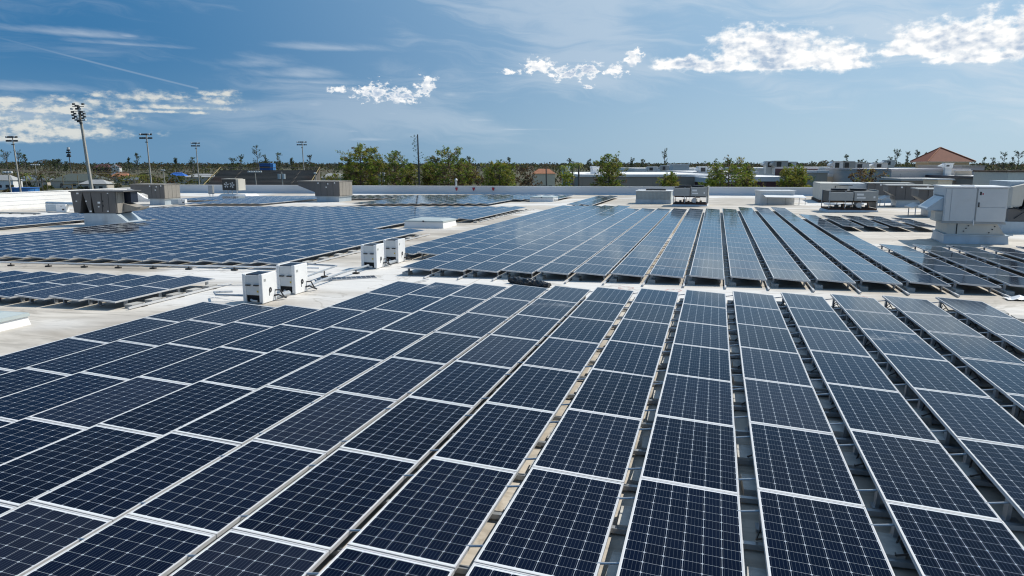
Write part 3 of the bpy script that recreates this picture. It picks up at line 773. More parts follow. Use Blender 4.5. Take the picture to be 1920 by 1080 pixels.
a = MB(); a.box(1.06, 1.10, -.135, -.1005, 1.60, 1.76).box(1.05, 1.11, -.112, -.1005, 1.57, 1.62); a.build('door_handle', 'black', o)
a = MB(); a.box(1.08, 1.15, -.104, -.1005, 2.06, 2.20); a.build('warning_label', 'black', o)
a = MB(); a.box(1.17, 1.22, -.104, -.1005, 2.08, 2.14); a.build('warning_label', 'red', o)
a = MB(); a.box(.93, .97, -.14, -.1005, .80, 1.02); a.build('drain_pipe', 'wpaint', o)
h = MB(); h.prism([(-.183, 2.02), (-.183, 1.96), (-.80, 1.46), (-.80, 1.38), (-.183, 1.38)], 'y', .10, 2.05); h.build('intake_hood', 'blueg', o)
h = MB(); h.box(-.45, -.184, .12, 1.0, .95, 1.35); h.build('intake_box', 'cream', o)

# dark air handler, left, with V-shaped coil sections
x0, y0 = -41.25, 20.4
o = thing('air_handler', 'dark grey air handler with triangular coil openings on a tall metal curb, left side', 'air handler', (x0, y0, zr(x0)), 0.22)
a = MB(); a.hexa([(0, 0, -.1), (3.1, 0, -.1), (3.1, 2.1, -.1), (0, 2.1, -.1), (0, 0, .28), (3.1, 0, .28), (3.1, 2.1, .28), (0, 2.1, .28)]); a.build('curb', 'blueg', o)
a = MB(); a.hexa([(0, .02, .283), (2.95, .02, .283), (2.95, 1.95, .283), (0, 1.95, .283), (0, .02, .84), (2.2, .02, .84), (2.2, 1.95, .84), (0, 1.95, .84)]); a.build('plenum', 'blueg', o)
a = MB()      # body with two V notches: pieces side by side
zt, zb_ = 2.30, .86
a.prism([(-.75, zt - .03), (.05, zt - .03), (-.22, zb_ + .02), (-.62, zb_ + .02)], 'y', 0, 1.95)
a.prism([(.055, zt - .03), (.62, zt - .03), (.56, zb_ + .02), (.42, zb_ + .02)], 'y', 0, 1.95)
a.prism([(.625, zt - .03), (2.28, zt - .03), (2.28, zb_ + .02), (.78, zb_ + .02)], 'y', 0, 1.95)
a.build('body', 'brown', o)
a = MB(); a.box(-.30, .80, 1.1, 1.9, zb_ + .03, zt - .05); a.build('coil_section', 'dark', o)  # dark backing for the V notches, their depth shade painted in
a = MB(); a.box(-.85, 2.9, -.06, 2.1, zt - .028, zt + .03); a.build('roof_cap', 'brown', o)
a = MB(); a.box(-.6, 2.25, .45, 1.9, zb_ - .05, zb_ + .015); a.build('base_rail', 'dark', o)
a = MB(); a.box(2.285, 2.34, 0.08, .95, zb_, zt - .04).box(2.345, 2.37, .2, .4, 1.6, 2.2).box(2.345, 2.37, 0.75, .9, 1.2, 2.2); a.build('end_panel', 'taupe', o)
a = MB(); a.box(2.29, 2.75, 1.05, 1.9, 1.5, zt - .04); a.build('coil_section', 'louver', o)
h = MB(); h.prism([(2.35, 1.48), (3.25, 1.22), (3.55, 1.26), (3.5, 1.12), (3.0, .95), (2.35, .90)], 'y', .75, 1.85); h.build('exhaust_hood', 'taupe', o)
a = MB()
for (xx, zz_, s_) in ((-.35, 2.12, .1), (-.45, 1.62, .07), (.22, 1.62, .07), (1.05, 1.5, .12), (1.05, 1.25, .07), (1.75, 2.15, .06), (.45, .93, .1), (1.65, .95, .08)): a.box(xx, xx + s_ * 1.5, -.012, -.001, zz_, zz_ + s_)
a.build('label_plate', 'wpaint', o)
a = MB(); a.box(1.33, 1.37, -.02, -.001, .95, 2.2).box(1.80, 1.82, -.01, -.001, .95, 2.2).box(1.38, 1.44, -.03, -.001, 1.3, 1.4).box(1.38, 1.44, -.03, -.001, 1.6, 1.7); a.build('hinge', 'black', o)

def brownunit(x, y, W, D, h0, H, hood, lab, rz, nose=1.2, endm='taupe', grp='brown grey packaged rooftop units'):
    """long packaged unit: box on a curb, sloping intake nose on one end"""
    o = thing('rooftop_unit', lab, 'rooftop unit', (x, y, zr(x)), rz, grp)
    a = MB(); a.box(.1, W - .1, .1, D - .1, -.1, h0 - .08); a.build('curb', 'blueg', o)
    a = MB(); a.box(0, W, 0, D, h0 - .078, h0); a.build('base_rail', 'midgrey', o)
    a = MB(); a.box(0, W, 0, D, h0 + .002, H); a.build('body', 'brown', o)
    s = hood
    xa = 0 if s < 0 else W
    a = MB(); pr = [(xa + s * .003, H - .002), (xa + s * nose, H - .002), (xa + s * nose, H - .45), (xa + s * .003, h0 + .25 * (H - h0))]
    a.prism(pr, 'y', .05, D - .05); a.build('intake_hood', 'brown', o)
    a = MB(); a.box(-.06 - (nose if s < 0 else 0), W + .06 + (nose if s > 0 else 0), -.06, D + .06, H + .002, H + .06); a.build('roof_cap', endm, o)
    e = MB(); e.box(W + .002, W + .03, .06, D - .06, h0 + .05, H - .05)
    for k in range(1, 4): e.box(W + .031, W + .045, D * k / 4 - .03, D * k / 4 + .03, h0 + .05, H - .06)
    e.build('end_panel', endm, o)
    e = MB()
    for k in range(1, 4): e.box(W * k / 4 - .015, W * k / 4 + .015, -.012, -.001, h0 + .05, H - .05)
    e.build('seam_strip', 'black', o)
    e = MB()
    for (fx, fz) in ((.12, .9), (.45, .62), (.52, .85), (.8, .92)): e.box(W * fx, W * fx + .14, -.014, -.002, h0 + (H - h0) * fz - .06, h0 + (H - h0) * fz + .06)
    e.build('label_plate', 'wpaint', o)
    return o
brownunit(-59.6, 46.8, 2.15, 2.4, .70, 2.18, -1, 'brown grey packaged unit standing behind the white parapet end, left', -.02, 2.3)
brownunit(-43.0, 53.0, 3.0, 2.9, .66, 2.22, -1, 'brown grey packaged unit between the rear panel rows, middle of the far roof', -.02, 2.1)
G2 = 'dark packaged units clustered on the right of the roof'
brownunit(12.75, 50.4, 2.9, 2.6, .62, 1.62, -1, 'dark packaged unit farthest back, behind the condenser with grey boxes', -.05, .55, 'midgrey', G2)
brownunit(12.9, 43.4, 2.6, 2.6, .55, 1.62, -1, 'dark packaged unit with curled hood, left of the white air handler', -.05, .55, 'midgrey', G2)
brownunit(12.35, 32.2, 2.0, 2.4, .60, 1.70, -1, 'dark packaged unit half hidden behind the white air handler', -.05, .55, 'midgrey', G2)
# their open damper blades
for k, (x, y, lab) in enumerate([(12.25, 43.3, 'raised metal damper blade on the dark unit left of the white air handler'), (11.75, 32.0, 'raised metal damper blade beside the white air handler intake')]):
    o = thing('damper_blade', lab, 'damper', (x, y, zr(x)), 0)
    a = MB(); a.hexa([(-.3, .0, .55), (.25, 0, .80), (.25, 2.0, .80), (-.3, 2.0, .55), (-.32, 0, .60), (.23, 0, .85), (.23, 2.0, .85), (-.32, 2.0, .60)]); a.build('blade', 'galv', o)
    a = MB(); a.box(-.1, -.05, .1, .15, 0, .66).box(-.1, -.05, 1.8, 1.85, 0, .66); a.build('stay', 'galv', o)

def condenser(x, y, W, D, h0, H, lab, rz, cols=2):
    o = thing('condenser_unit', lab, 'condenser', (x, y, zr(x)), rz, 'open framed condensers on the roof')
    a = MB(); a.frus((-.12, W + .12, -.12, D + .12), -.08, (-.06, W + .06, -.06, D + .06), .16); a.build('curb', 'wallg', o)
    a = MB(); a.box(0, W, 0, D, .17, .28); a.build('skid', 'rust', o)
    p = MB()
    for xx in (.0, W * .33, W * .66, W - .06):
        for yy in (0, D - .06): p.box(xx, xx + .05, yy, yy + .05, .281, H)
    p.build('frame', 'galv', o)
    g_ = MB()
    for k in range(7): g_.box(.15 + k * (W - .4) / 7, .32 + k * (W - .4) / 7, .25, .6 + .2 * (k % 2), .281, .40 + .18 * ((k * 37) % 5) / 4)
    g_.build('pump_group', 'coil', o)
    c = MB(); c.tube([(W * .62, -.05, .52), (W * .62, .7, .52)], .19, n=16); c.build('receiver_tank', 'alu', o)
    q = MB(); q.tube([(.1, -.06, .32), (.1, -.06, h0), (W * .3, -.06, h0 - .08), (W * .3, -.06, .34)], .022).tube([(W * .45, -.07, .32), (W * .5, -.08, h0 - .05), (W * .8, -.08, h0 - .1), (W * .82, -.08, .34)], .02); q.build('pipework', 'copper', o)
    for k in range(cols):
        b_ = MB(); b_.box(W * k / cols + .04, W * (k + 1) / cols - .03, -.10, .35, h0 + .02, H - .1 + .06 * k); b_.build('control_box', 'midgrey', o)
    l = MB(); l.box(W * .56, W * .70, -.108, -.101, h0 + (H - h0) * .55, h0 + (H - h0) * .75).box(W * .56, W * .74, -.108, -.101, h0 + (H - h0) * .25, h0 + (H - h0) * .4).box(W * .90, W * .94, -.108, -.101, h0 + (H - h0) * .3, h0 + (H - h0) * .5)
    l.build('label_plate', 'wpaint', o)
    b_ = MB(); b_.box(.05, W - .05, .45, D - .05, h0 - .1, H - .02); b_.build('coil_section', 'coil', o)
    f = MB()
    for k in range(2): f.tube([(W * (.3 + .4 * k), D * .62, H - .018), (W * (.3 + .4 * k), D * .62, H + .12)], min(.55, W * .19), n=20)
    f.build('fan', 'black', o)
    r_ = MB(); r_.box(W + .002, W + .10, .3, D, .3, H + .06); r_.build('side_panel', 'midgrey', o)
condenser(-3.95, 44.4, 2.75, 2.6, .85, 1.62, 'rusty based condenser with two grey boxes, behind the middle rows of the far array', -.02)
condenser(7.25, 36.9, 3.2, 2.4, .80, 1.50, 'condenser with round silver tank and grey boxes, above the small dark array', .08)
o = thing('condenser_unit', 'small condenser with open black fan face, before the far parapet, left part', 'condenser', (-67.3, 69.4, zr(-67.3)), -.05)
a = MB(); a.frus((-.6, 4.4, -.4, 2.8), -.1, (-.1, 3.9, 0, 2.4), .35); a.build('curb', 'wallw', o)
a = MB()
for xx in (.1, .8, 1.5, 2.3): a.box(xx, xx + .08, .2, .28, .351, .85)
a.build('frame', 'alu', o)
a = MB(); a.box(0, 2.35, .15, 1.6, .86, 2.4); a.build('body', 'coil', o)
a = MB(); a.box(2.355, 2.75, .1, 1.6, .86, 2.4).box(-.05, 2.35, .1, 1.65, 2.401, 2.46); a.build('side_panel', 'cream', o)
for k in range(2):
    a = MB(); cx_ = .7 + k * .95
    for q in range(5):
        t0 = 2 * math.pi * q / 5 + k
        a.face([(cx_, .13, 1.6), (cx_ + .42 * math.cos(t0), .12, 1.6 + .42 * math.sin(t0)), (cx_ + .42 * math.cos(t0 + .6), .14, 1.6 + .42 * math.sin(t0 + .6))])
    a.build('fan', 'lampw', o)
o = thing('electrical_box', 'small grey electrical box left of the fan-faced condenser, before the far parapet', 'electrical box', (-69.4, 69.2, zr(-69.4)), -.2)
a = MB(); a.box(0, .85, 0, .3, .35, 1.55); a.build('enclosure', 'midgrey', o); a = MB(); a.box(.06, .79, -.02, -.002, .42, 1.48); a.build('door', 'galv', o); a = MB(); a.box(.1, .16, .1, .16, 0, .349).box(.7, .76, .1, .16, 0, .349); a.build('leg', 'galv', o)
# louvred penthouse, awning unit, beige chiller
o = thing('louvre_penthouse', 'low greenish grey louvred box on a pale curb, left of the rusty condenser', 'roof ventilator', (-7.5, 48.2, zr(-7.5)), -.01)
a = MB(); a.box(0, 3.15, 0, 2.6, -.06, .40); a.build('curb', 'blueg', o)
a = MB(); a.box(.02, 3.13, .02, 2.58, .402, 1.16); a.build('body', 'skyl', o)
a = MB()
for k in range(26): a.box(.04 + k * .12, .07 + k * .12, -.004, .018, .44, 1.12)
a.build('louvre_fin', 'midgrey', o)
a = MB(); a.box(-.03, 3.18, -.05, 2.63, 1.163, 1.22); a.build('roof_cap', 'wpaint', o)
a = MB(); a.box(.85, 2.6, .6, 1.6, 1.223, 1.36); a.build('vent_slot', 'coil', o)
o = thing('louvre_penthouse', 'low grey box with a pale awning over its face, right of the rusty condenser', 'roof ventilator', (3.16, 46.4, zr(3.16)), .22)
a = MB(); a.box(0, 2.85, 0, 1.6, -.06, 1.16); a.build('body', 'ltgrey', o)
a = MB(); a.box(-.05, 2.95, -.05, 1.7, 1.163, 1.22); a.build('roof_cap', 'wpaint', o)
a = MB(); a.hexa([(.2, -.9, .68), (3.55, -.9, .62), (3.55, -.003, .80), (.2, -.003, .86), (.2, -.9, .72), (3.55, -.9, .66), (3.55, -.003, .84), (.2, -.003, .90)]); a.build('awning', 'wpaint', o)
a = MB(); a.box(3.45, 3.49, -.86, -.82, 0, .61).box(2.95, 2.99, -.86, -.82, 0, .62); a.build('post', 'galv', o)
a = MB(); a.box(.6, .63, -.012, -.001, .0, .62).box(2.1, 2.13, -.012, -.001, .0, .62); a.build('seam_strip', 'midgrey', o)
o = thing('chiller_unit', 'long beige chiller cabinet behind the condenser with the silver tank', 'chiller', (8.35, 50.4, zr(8.35)), -.02)
a = MB(); a.box(-.1, 3.6, -.1, 6.0, -.05, .22); a.build('curb', 'rust', o)
a = MB(); a.box(0, 1.5, 0, 6.2, .223, 1.68); a.build('cabinet', 'cream', o, .02)
a = MB(); a.box(1.503, 4.0, 1.2, 6.0, .5, 1.66); a.build('rear_section', 'ltgrey', o)
a = MB(); a.tube([(1.2, -.05, .3), (1.2, -.05, 1.45), (1.6, -.05, 1.5), (2.6, .2, 1.5)], .03); a.build('pipework', 'black', o)
a = MB(); a.box(1.6, 2.4, 1.0, 1.19, .4, 1.5); a.build('access_panel', 'cream', o)
o = thing('duct_cabinet', 'pale blue tall cabinet with slanted dark plates, cut by the right frame edge', 'air handler', (13.2, 21.2, zr(13.2)), .03)
a = MB(); a.box(-.4, 3.6, -.2, 3.0, -.05, .55); a.build('curb', 'blueg', o)
a = MB(); a.box(0, 3.0, .4, 3.0, .553, 2.45); a.build('cabinet', 'blueg', o)
a = MB(); a.prism([(-.05, 2.2), (.55, 2.35), (.40, 1.30), (-.05, 1.2)], 'y', -.1, .395); a.build('side_plate', 'cream', o)
a = MB(); a.prism([(.46, 1.15), (.62, 1.18), (1.1, 2.35), (.95, 2.35)], 'y', -.2, .39); a.build('slanted_plate', 'dark', o)
a = MB(); a.box(-.15, 1.1, -.15, .35, .556, 1.15); a.build('lower_box', 'brown', o)
a = MB(); a.tube([(.1, -.2, .7), (.5, -.25, 1.05), (.6, -.2, 1.3)], .02).tube([(.0, -.2, 1.25), (.35, -.25, 1.1), (.45, -.2, 1.25)], .025); a.build('cable', 'black', o)
# grey unit boxes at the left
for (x, y, lab, s_) in ((-58.3, 34.0, 'small white switch box with a blue side, left of the dark air handler', 1.0), (-55.6, 46.6, 'small white switch box by the packaged unit at the head of the far panels', .8)):
    o = thing('switch_box', lab, 'switch box', (x, y, zr(x)), .25, 'white switch boxes on the left of the roof')
    a = MB(); a.box(0, .9 * s_, 0, .5, .05, .75 * s_); a.build('enclosure', 'wpaint', o)
    a = MB(); a.box(-1.0 * s_, -.003, .05, .45, .10, .72 * s_); a.build('rear_section', 'blueg', o)
    a = MB(); a.box(.55 * s_, .75 * s_, -.012, -.001, .2, .34).box(.45 * s_, .5 * s_, -.01, -.001, .5, .6); a.build('dial', 'black', o)
    a = MB(); a.box(-.9 * s_, .8 * s_, .1, .4, -.02, .049); a.build('skid', 'galv', o)
pipe([(-61.5, 36.0, .75), (-52.5, 33.0, .75)], .16, 'blueg', 'roof_duct', 'dark blue grey duct beside the dark air handler, against the white parapet', 'duct')
pipe([(-68.5, 33.0, .10), (-57, 31.2, .10)], .07, 'midgrey', 'roof_pipe', 'grey pipe on the roof below the white parapet, at the left frame edge', 'pipe')
pipe([(9.8, 27.5, .10), (4.8, 27.9, .10)], .05, 'wpaint', 'roof_pipe', 'pale pipe lying between the small dark array and the white air handler', 'pipe')
pipe([(11.0, 45.2, .12), (9.0, 45.0, .12), (8.2, 46.2, .12)], .09, 'wpaint', 'roof_pipe', 'white bent duct lying before the dark packaged units', 'pipe')
for k, (x, lab) in enumerate([(-34.0, 'red mark on the far parapet, leftmost of three'), (-31.4, 'red mark on the far parapet, middle of three'), (-28.5, 'red mark on the far parapet, rightmost of three')]):
    o = thing('wall_marker', lab, 'marker', (x, wally(x) - .05, zr(x) + .55), math.atan2(d.y, d.x), 'red marks on the far parapet')
    a = MB(); a.prism([(-.2, .28), (-.1, .36), (0, .28), (.1, .36), (.2, .28), (.12, .05), (0, -.12), (-.12, .05)], 'y', -.06, -.02); a.build('plate', 'red', o)
#@@BACKGROUND@@
# ------------------------------------------------------------------ beyond the roof
FH = Vector((-math.sin(YAW), math.cos(YAW), 0))
def PH(u, v, D):
    r_ = ray(u, v); return CAM + r_ * (D / r_.dot(FH))
M['houseW'] = mat('house_wall', (0.50, 0.46, 0.40), .8, 0, .1, .6)
M['winp'] = mat('window_glass', (0.03, 0.04, 0.05), .15)
M['roofGreen'] = mat('green_grey_shingle', (0.075, 0.095, 0.085), .85, 0, .2, 1.5)
M['roofBlue'] = mat('blue_grey_shingle', (0.15, 0.19, 0.23), .85, 0, .2, 1.5)
M['roofGrey'] = mat('pale_grey_shingle', (0.33, 0.34, 0.34), .85, 0, .2, 1.5)
M['terra'] = mat('terracotta_tile', (0.40, 0.17, 0.09), .8, 0, .25, 1.2)
M['terraD'] = mat('red_roof_tile', (0.20, 0.062, 0.034), .8, 0, .22, 1.5, dirt=((.16, .06, .04), .5))
M['maroon'] = mat('maroon_wall', (0.085, 0.036, 0.038), .8, 0, .15, .6)
M['tarpB'] = mat('blue_tarp', (0.03, 0.14, 0.50), .5, 0, .15, 1)
M['tankB'] = mat('blue_tank', (0.04, 0.19, 0.48), .45, 0, .12, .8)
M['boothB'] = mat('blue_booth', (0.03, 0.12, 0.36), .5, 0, .12, .8)
M['bleach'] = mat('weathered_bleachers', (0.135, 0.125, 0.110), .85, 0, .3, .35, (.3, 1, 1), dirt=((.24, .085, .035), .35))
M['aisle'] = mat('bleacher_aisle', (0.16, 0.14, 0.12), .85)
M['rope'] = mat('yellow_rail', (0.27, 0.20, 0.07), .6)
M['taupeW'] = mat('taupe_wall', (0.33, 0.285, 0.235), .8, 0, .1, .25, (1, 1, .3), dirt=((.17, .15, .13), .5))
M['brownW'] = mat('brown_wall', (0.10, 0.07, 0.06), .8, 0, .15, .4)
M['tanW'] = mat('tan_wall', (0.46, 0.40, 0.32), .8, 0, .1, .4)
M['creamW'] = mat('cream_wall', (0.78, 0.66, 0.49), .8, 0, .08, .5)
M['greyW'] = mat('grey_wall', (0.47, 0.46, 0.44), .8, 0, .08, .25, (.5, .5, 4))
M['mauveW'] = mat('mauve_grey_wall', (0.52, 0.48, 0.47), .8, 0, .08, .3)
M['paleW'] = mat('pale_wall', (0.74, 0.75, 0.75), .7, 0, .06, .3)
M['wire'] = mat('wire', (0.10, 0.09, 0.08), .7)


def bldg(u0, u1, vtop, D, depth, wallm, lab, coph=.5, cop='wpaint', roofm='wallw', extra=None, cat='building', name='commercial_building'):
    p0 = PH(u0, vtop, D); W = (u1 - u0) / F_PX * D
    o = thing(name, lab, cat, (p0.x, p0.y, ZG), YAW)
    H = p0.z - ZG
    a = MB(); a.box(0, W, 0, depth, 0, H - coph); a.build('wall', wallm, o)
    a = MB(); a.box(-.15, W + .15, -.15, .35, H - coph + .003, H).box(-.15, .35, .353, depth, H - coph + .003, H).box(W - .35, W + .15, .353, depth, H - coph + .003, H).box(.353, W - .353, depth - .5, depth, H - coph + .003, H); a.build('coping', cop, o)
    a = MB(); a.box(.36, W - .36, .36, depth - .51, H - coph + .003, H - .04); a.build('roof', roofm, o)
    if extra: extra(o, W, H, depth)
    return o
def bays(n, m='brownW', hh=.5, dz=0.0):
    def f(o, W, H, depth):
        for k in range(n):
            a = MB(); a.box(W * (k + .12) / n, W * (k + .88) / n, -.06, -.003, H * (1 - hh) - dz, H - .75 - dz); a.build('panel_bay', m, o)
    return f
bldg(1192, 1420, 315.5, 235, 45, 'paleW', 'pale store building with white roof, far behind the green pines', .8)
bldg(1085, 1345, 327, 140, 45, 'taupeW', 'long taupe store wall with a white roof edge, behind the small pine', .45, extra=bays(4, 'taupeW', .7))
bldg(1057, 1069, 311.5, 150, 5, 'wpaint', 'small white parapet tower beside the yellow palms', .4)
bldg(1112, 1123, 311.5, 152, 5, 'wpaint', 'small white parapet tower left of the dark green pine', .4)
bldg(1262, 1292, 308, 225, 8, 'ltgrey', 'white rooftop house with a grey side, on the pale store', .3)
bldg(1345, 1411, 334.5, 125, 25, 'maroon', 'low maroon walled shop front with white coping behind the broken pine', .9, extra=bays(5, 'brownW', .5))
bldg(1412, 1504, 331.5, 128, 25, 'brownW', 'dark brown walled shop with pale band, between the pines', .8, cop='ltgrey', extra=bays(4, 'maroon', .5))
bldg(1300, 1420, 322, 165, 30, 'ltgrey', 'mid distance grey shop with bright white roof behind the broken pine', .5)
bldg(1420, 1505, 314.5, 190, 30, 'ltgrey', 'grey shop block carrying rooftop machines, behind the bright pine', .4)
bldg(1505, 1533, 313.5, 135, 14, 'maroon', 'tall maroon wall block right of the bright pine', .35, cop='mauveW')
bldg(1533, 1552, 320, 122, 14, 'tanW', 'narrow tan block next to the maroon wall', .35, cop='ltgrey')
bldg(1550, 1606, 325.5, 124, 18, 'creamW', 'low cream block with white ledge, before the brown bush', .5)
bldg(1556, 1720, 313.5, 176, 30, 'paleW', 'pale store block with dark slots, left of the red roofed tower', .35, extra=bays(9, 'ltgrey', .12))
bldg(1672, 1816, 316.5, 105, 22, 'greyW', 'long ribbed grey parapet block below the red roofed tower', .25, cop='mauveW', extra=bays(1, 'greyW', .25))
bldg(1690, 1884, 334.5, 98, 6, 'taupeW', 'low taupe wall in front of the grey parapet block', .3, cop='greyW')
bldg(1804, 1846, 310.5, 112, 12, 'mauveW', 'mauve grey box parapet right of the red roofed tower', .12, cop='greyW')
bldg(1795, 1822, 319.5, 102, .6, 'tanW', 'tan panel box on the grey parapet block', .1, cop='greyW')
bldg(1846, 1960, 331, 92, 14, 'taupeW', 'dark sloping canopy block at the right edge', .25, cop='louver')
bldg(1891, 1960, 320, 80, 6, 'skyl', 'grey green rooftop box with a brown top, right edge', .18, cop='trunk')
bldg(1759, 1786, 335.5, 84, 3, 'creamW', 'small weathered tan vent box left of the white air handler top', .12, cop='ltgrey')
def farunit(u, v, D, W, H, m, lab):
    p = PH(u, v, D); o = thing('rooftop_unit', lab, 'rooftop unit', (p.x, p.y, p.z), YAW, 'small machines on the distant store roofs')
    a = MB(); a.box(0, W, 0, W * .7, .18, H); a.build('body', m, o)
    a = MB(); a.box(-.08, W + .08, -.08, W * .7 + .08, H + .003, H + .10); a.build('roof_cap', 'wpaint', o)
    a = MB(); a.box(.1, W - .1, .1, W * .6, -1.2, .177); a.build('curb', 'ltgrey', o)
    a = MB(); a.box(W * .15, W * .5, -.05, -.003, .35, H - .2); a.build('coil_grille', 'coil', o)
    a = MB(); a.prism([(-.003, H), (-.7, H * .65), (-.7, H * .45), (-.003, H * .4)], 'y', .1, W * .6); a.build('intake_hood', m, o)
FU = [(1215, 322, 200, 2.6, 1.3, 'ltgrey', 'right of the dark green pine'), (1240, 321, 205, 2.2, 1.5, 'midgrey', 'left of the white rooftop house'), (1310, 326, 170, 3.0, 1.6, 'ltgrey', 'left of the wind-broken pine'),
      (1338, 322, 172, 2.0, 1.2, 'wpaint', 'behind the wind-broken pine'), (1436, 316, 180, 2.6, 1.7, 'ltgrey', 'left of the bright pine'), (1452, 317, 178, 3.2, 1.9, 'midgrey', 'second left of the bright pine'), (1474, 317, 180, 2.4, 1.7, 'ltgrey', 'touching the bright pine'),
      (1562, 318, 150, 2.4, 1.6, 'wpaint', 'right of the narrow tan block'), (1580, 318, 150, 2.4, 1.6, 'midgrey', 'second right of the tan block'), (1603, 319, 150, 2.8, 1.4, 'ltgrey', 'above the wide brown shrub'), (1640, 317, 150, 2.6, 1.2, 'wpaint', 'above the wide brown shrub, right part'),
      (1772, 317, 104, 1.1, .75, 'wpaint', 'before the red roofed tower wall'), (1660, 312, 165, 2.2, 1.3, 'ltgrey', 'just left of the red roofed tower')]
for q in FU: farunit(*q[:6], 'small machine on the distant store roof, ' + q[6])
# red roofed tower
p0 = PH(1743, 303, 135); Wt, Dt, ov = 7.3, 4.6, .75
o = thing('corner_tower', 'cream tower with a red tiled hip roof, rising above the stores', 'building', (p0.x, p0.y, ZG), YAW)
He = p0.z - ZG; Ha = PH(1772, 276.5, 137).z - ZG
a = MB(); a.box(0, Wt, 0, Dt, 0, He - .12); a.build('wall', 'creamW', o)
E4 = [(-ov, -ov, He), (Wt + ov, -ov, He), (Wt + ov, Dt + ov, He), (-ov, Dt + ov, He)]; AP = (Wt * .42, Dt / 2, Ha)
a = MB()
for k in range(4): a.face([E4[k], E4[(k + 1) % 4], AP])
a.face(E4[::-1]); a.build('roof', 'terraD', o)
a = MB(); a.box(-ov, Wt + ov, -ov, -ov + .06, He - .16, He - .004).box(-ov, -ov + .06, -ov + .063, Dt + ov, He - .16, He - .004).box(Wt + ov - .06, Wt + ov, -ov + .063, Dt + ov, He - .16, He - .004); a.build('fascia', 'creamW', o)
a = MB()
for q in E4: a.tube([(q[0], q[1], He + .06), (AP[0], AP[1], Ha + .05)], .09, n=5)
a.build('ridge_tile', 'terra', o)
a = MB(); a.box(Wt * .3, Wt * .45, -.35, -.003, He - 2.6, He - 1.8); a.build('wall_box', 'wpaint', o)


def house(u0, u1, ve, vr, D, roofm, lab, wallm='houseW', gable=False):
    p0 = PH(u0, ve, D); W = (u1 - u0) / F_PX * D; dep = W * .55
    o = thing('house', lab, 'house', (p0.x, p0.y, ZG), YAW)
    He = max(2.4, p0.z - ZG); Hr = max(He + 1.2, PH((u0 + u1) / 2, vr, D).z - ZG)
    a = MB(); a.box(.4, W - .4, .4, dep - .4, 0, He - .01); a.build('wall', wallm, o)
    k = 0.0 if gable else min(W * .33, dep * .5)
    a = MB(); A = [(0, 0, He), (W, 0, He), (W, dep, He), (0, dep, He)]; r0, r1 = (k, dep / 2, Hr), (W - k, dep / 2, Hr)
    if gable == 'front':
        r0, r1 = (W / 2, 0, Hr), (W / 2, dep, Hr)
        a.face([A[0], r0, r1, A[3]]); a.face([A[1], A[2], r1, r0])
        a.build('roof', roofm, o)
        a = MB(); a.face([(0.1, .02, He), (W - .1, .02, He), (W / 2, .02, Hr - .05)]); a.build('gable', wallm, o)
        a = MB(); a.tube([(0, -.03, He), r0], .18, n=4).tube([(W, -.03, He), r0], .18, n=4); a.build('bargeboard', 'wpaint', o)
    else:
        a.face([A[0], A[1], r1, r0]); a.face([A[2], A[3], r0, r1]); a.face([A[1], A[2], r1]); a.face([A[3], A[0], r0]); a.face(A[::-1])
        a.build('roof', roofm, o)
    for q in (.2, .45, .7):
        a = MB(); a.box(W * q, W * q + 1.4, .33, .397, .9, 2.1); a.build('window', 'winp', o)
house(92, 186, 339, 325.5, 330, 'roofGreen', 'house with a dark green grey hip roof, left of the tallest light pole')
house(20, 88, 340, 329, 335, 'roofBlue', 'house with a blue grey roof behind the blue tank')
house(-30, 24, 338, 328, 310, 'roofGrey', 'white gabled house at the left frame edge', 'wpaint')
house(146, 200, 345, 337, 290, 'roofGrey', 'low pale roofed house at the foot of the tallest light pole')
house(203, 242, 331, 324, 430, 'terra', 'low terracotta roofed house among the trees at the left')
house(206, 224, 314, 308.5, 620, 'maroon', 'white gabled dark red house on the skyline', 'wpaint', 'front')
house(172, 206, 314, 308.0, 640, 'maroon', 'long dark red roofed house on the skyline', 'maroon')
house(313, 346, 330, 323.5, 410, 'tarpB', 'house under a bright blue tarpaulin roof, left of the bleachers')
house(343, 402, 332, 326, 400, 'roofGrey', 'low grey roofed house left of the bleachers')
house(226, 262, 337, 331, 380, 'roofBlue', 'pale house with grey blue roof half hidden in bushes')
house(997, 1042, 325.5, 316.5, 300, 'terra', 'pale house with an orange tiled roof beyond the lawn', 'creamW')
house(600, 646, 333, 325, 360, 'roofGrey', 'grey house right of the bleachers behind the big pine')
# blue tank
p = PH(47, 360, 250); o = thing('water_tank', 'low round bright blue tank behind the white parapet', 'tank', (p.x, p.y, ZG))
a = MB(); a.tube([(0, 0, 0), (0, 0, 2.7)], 4.2, n=36); a.build('shell', 'tankB', o)
a = MB(); a.tube([(0, 0, 2.703), (0, 0, 2.85)], 4.35, n=36); a.build('rim', 'boothB', o)
a = MB()
for k in range(12): t_ = 2 * math.pi * k / 12; a.box(4.2 * math.cos(t_) - .08, 4.2 * math.cos(t_) + .08, 4.2 * math.sin(t_) - .08, 4.2 * math.sin(t_) + .08, 0, 2.702)
a.build('rib', 'boothB', o)
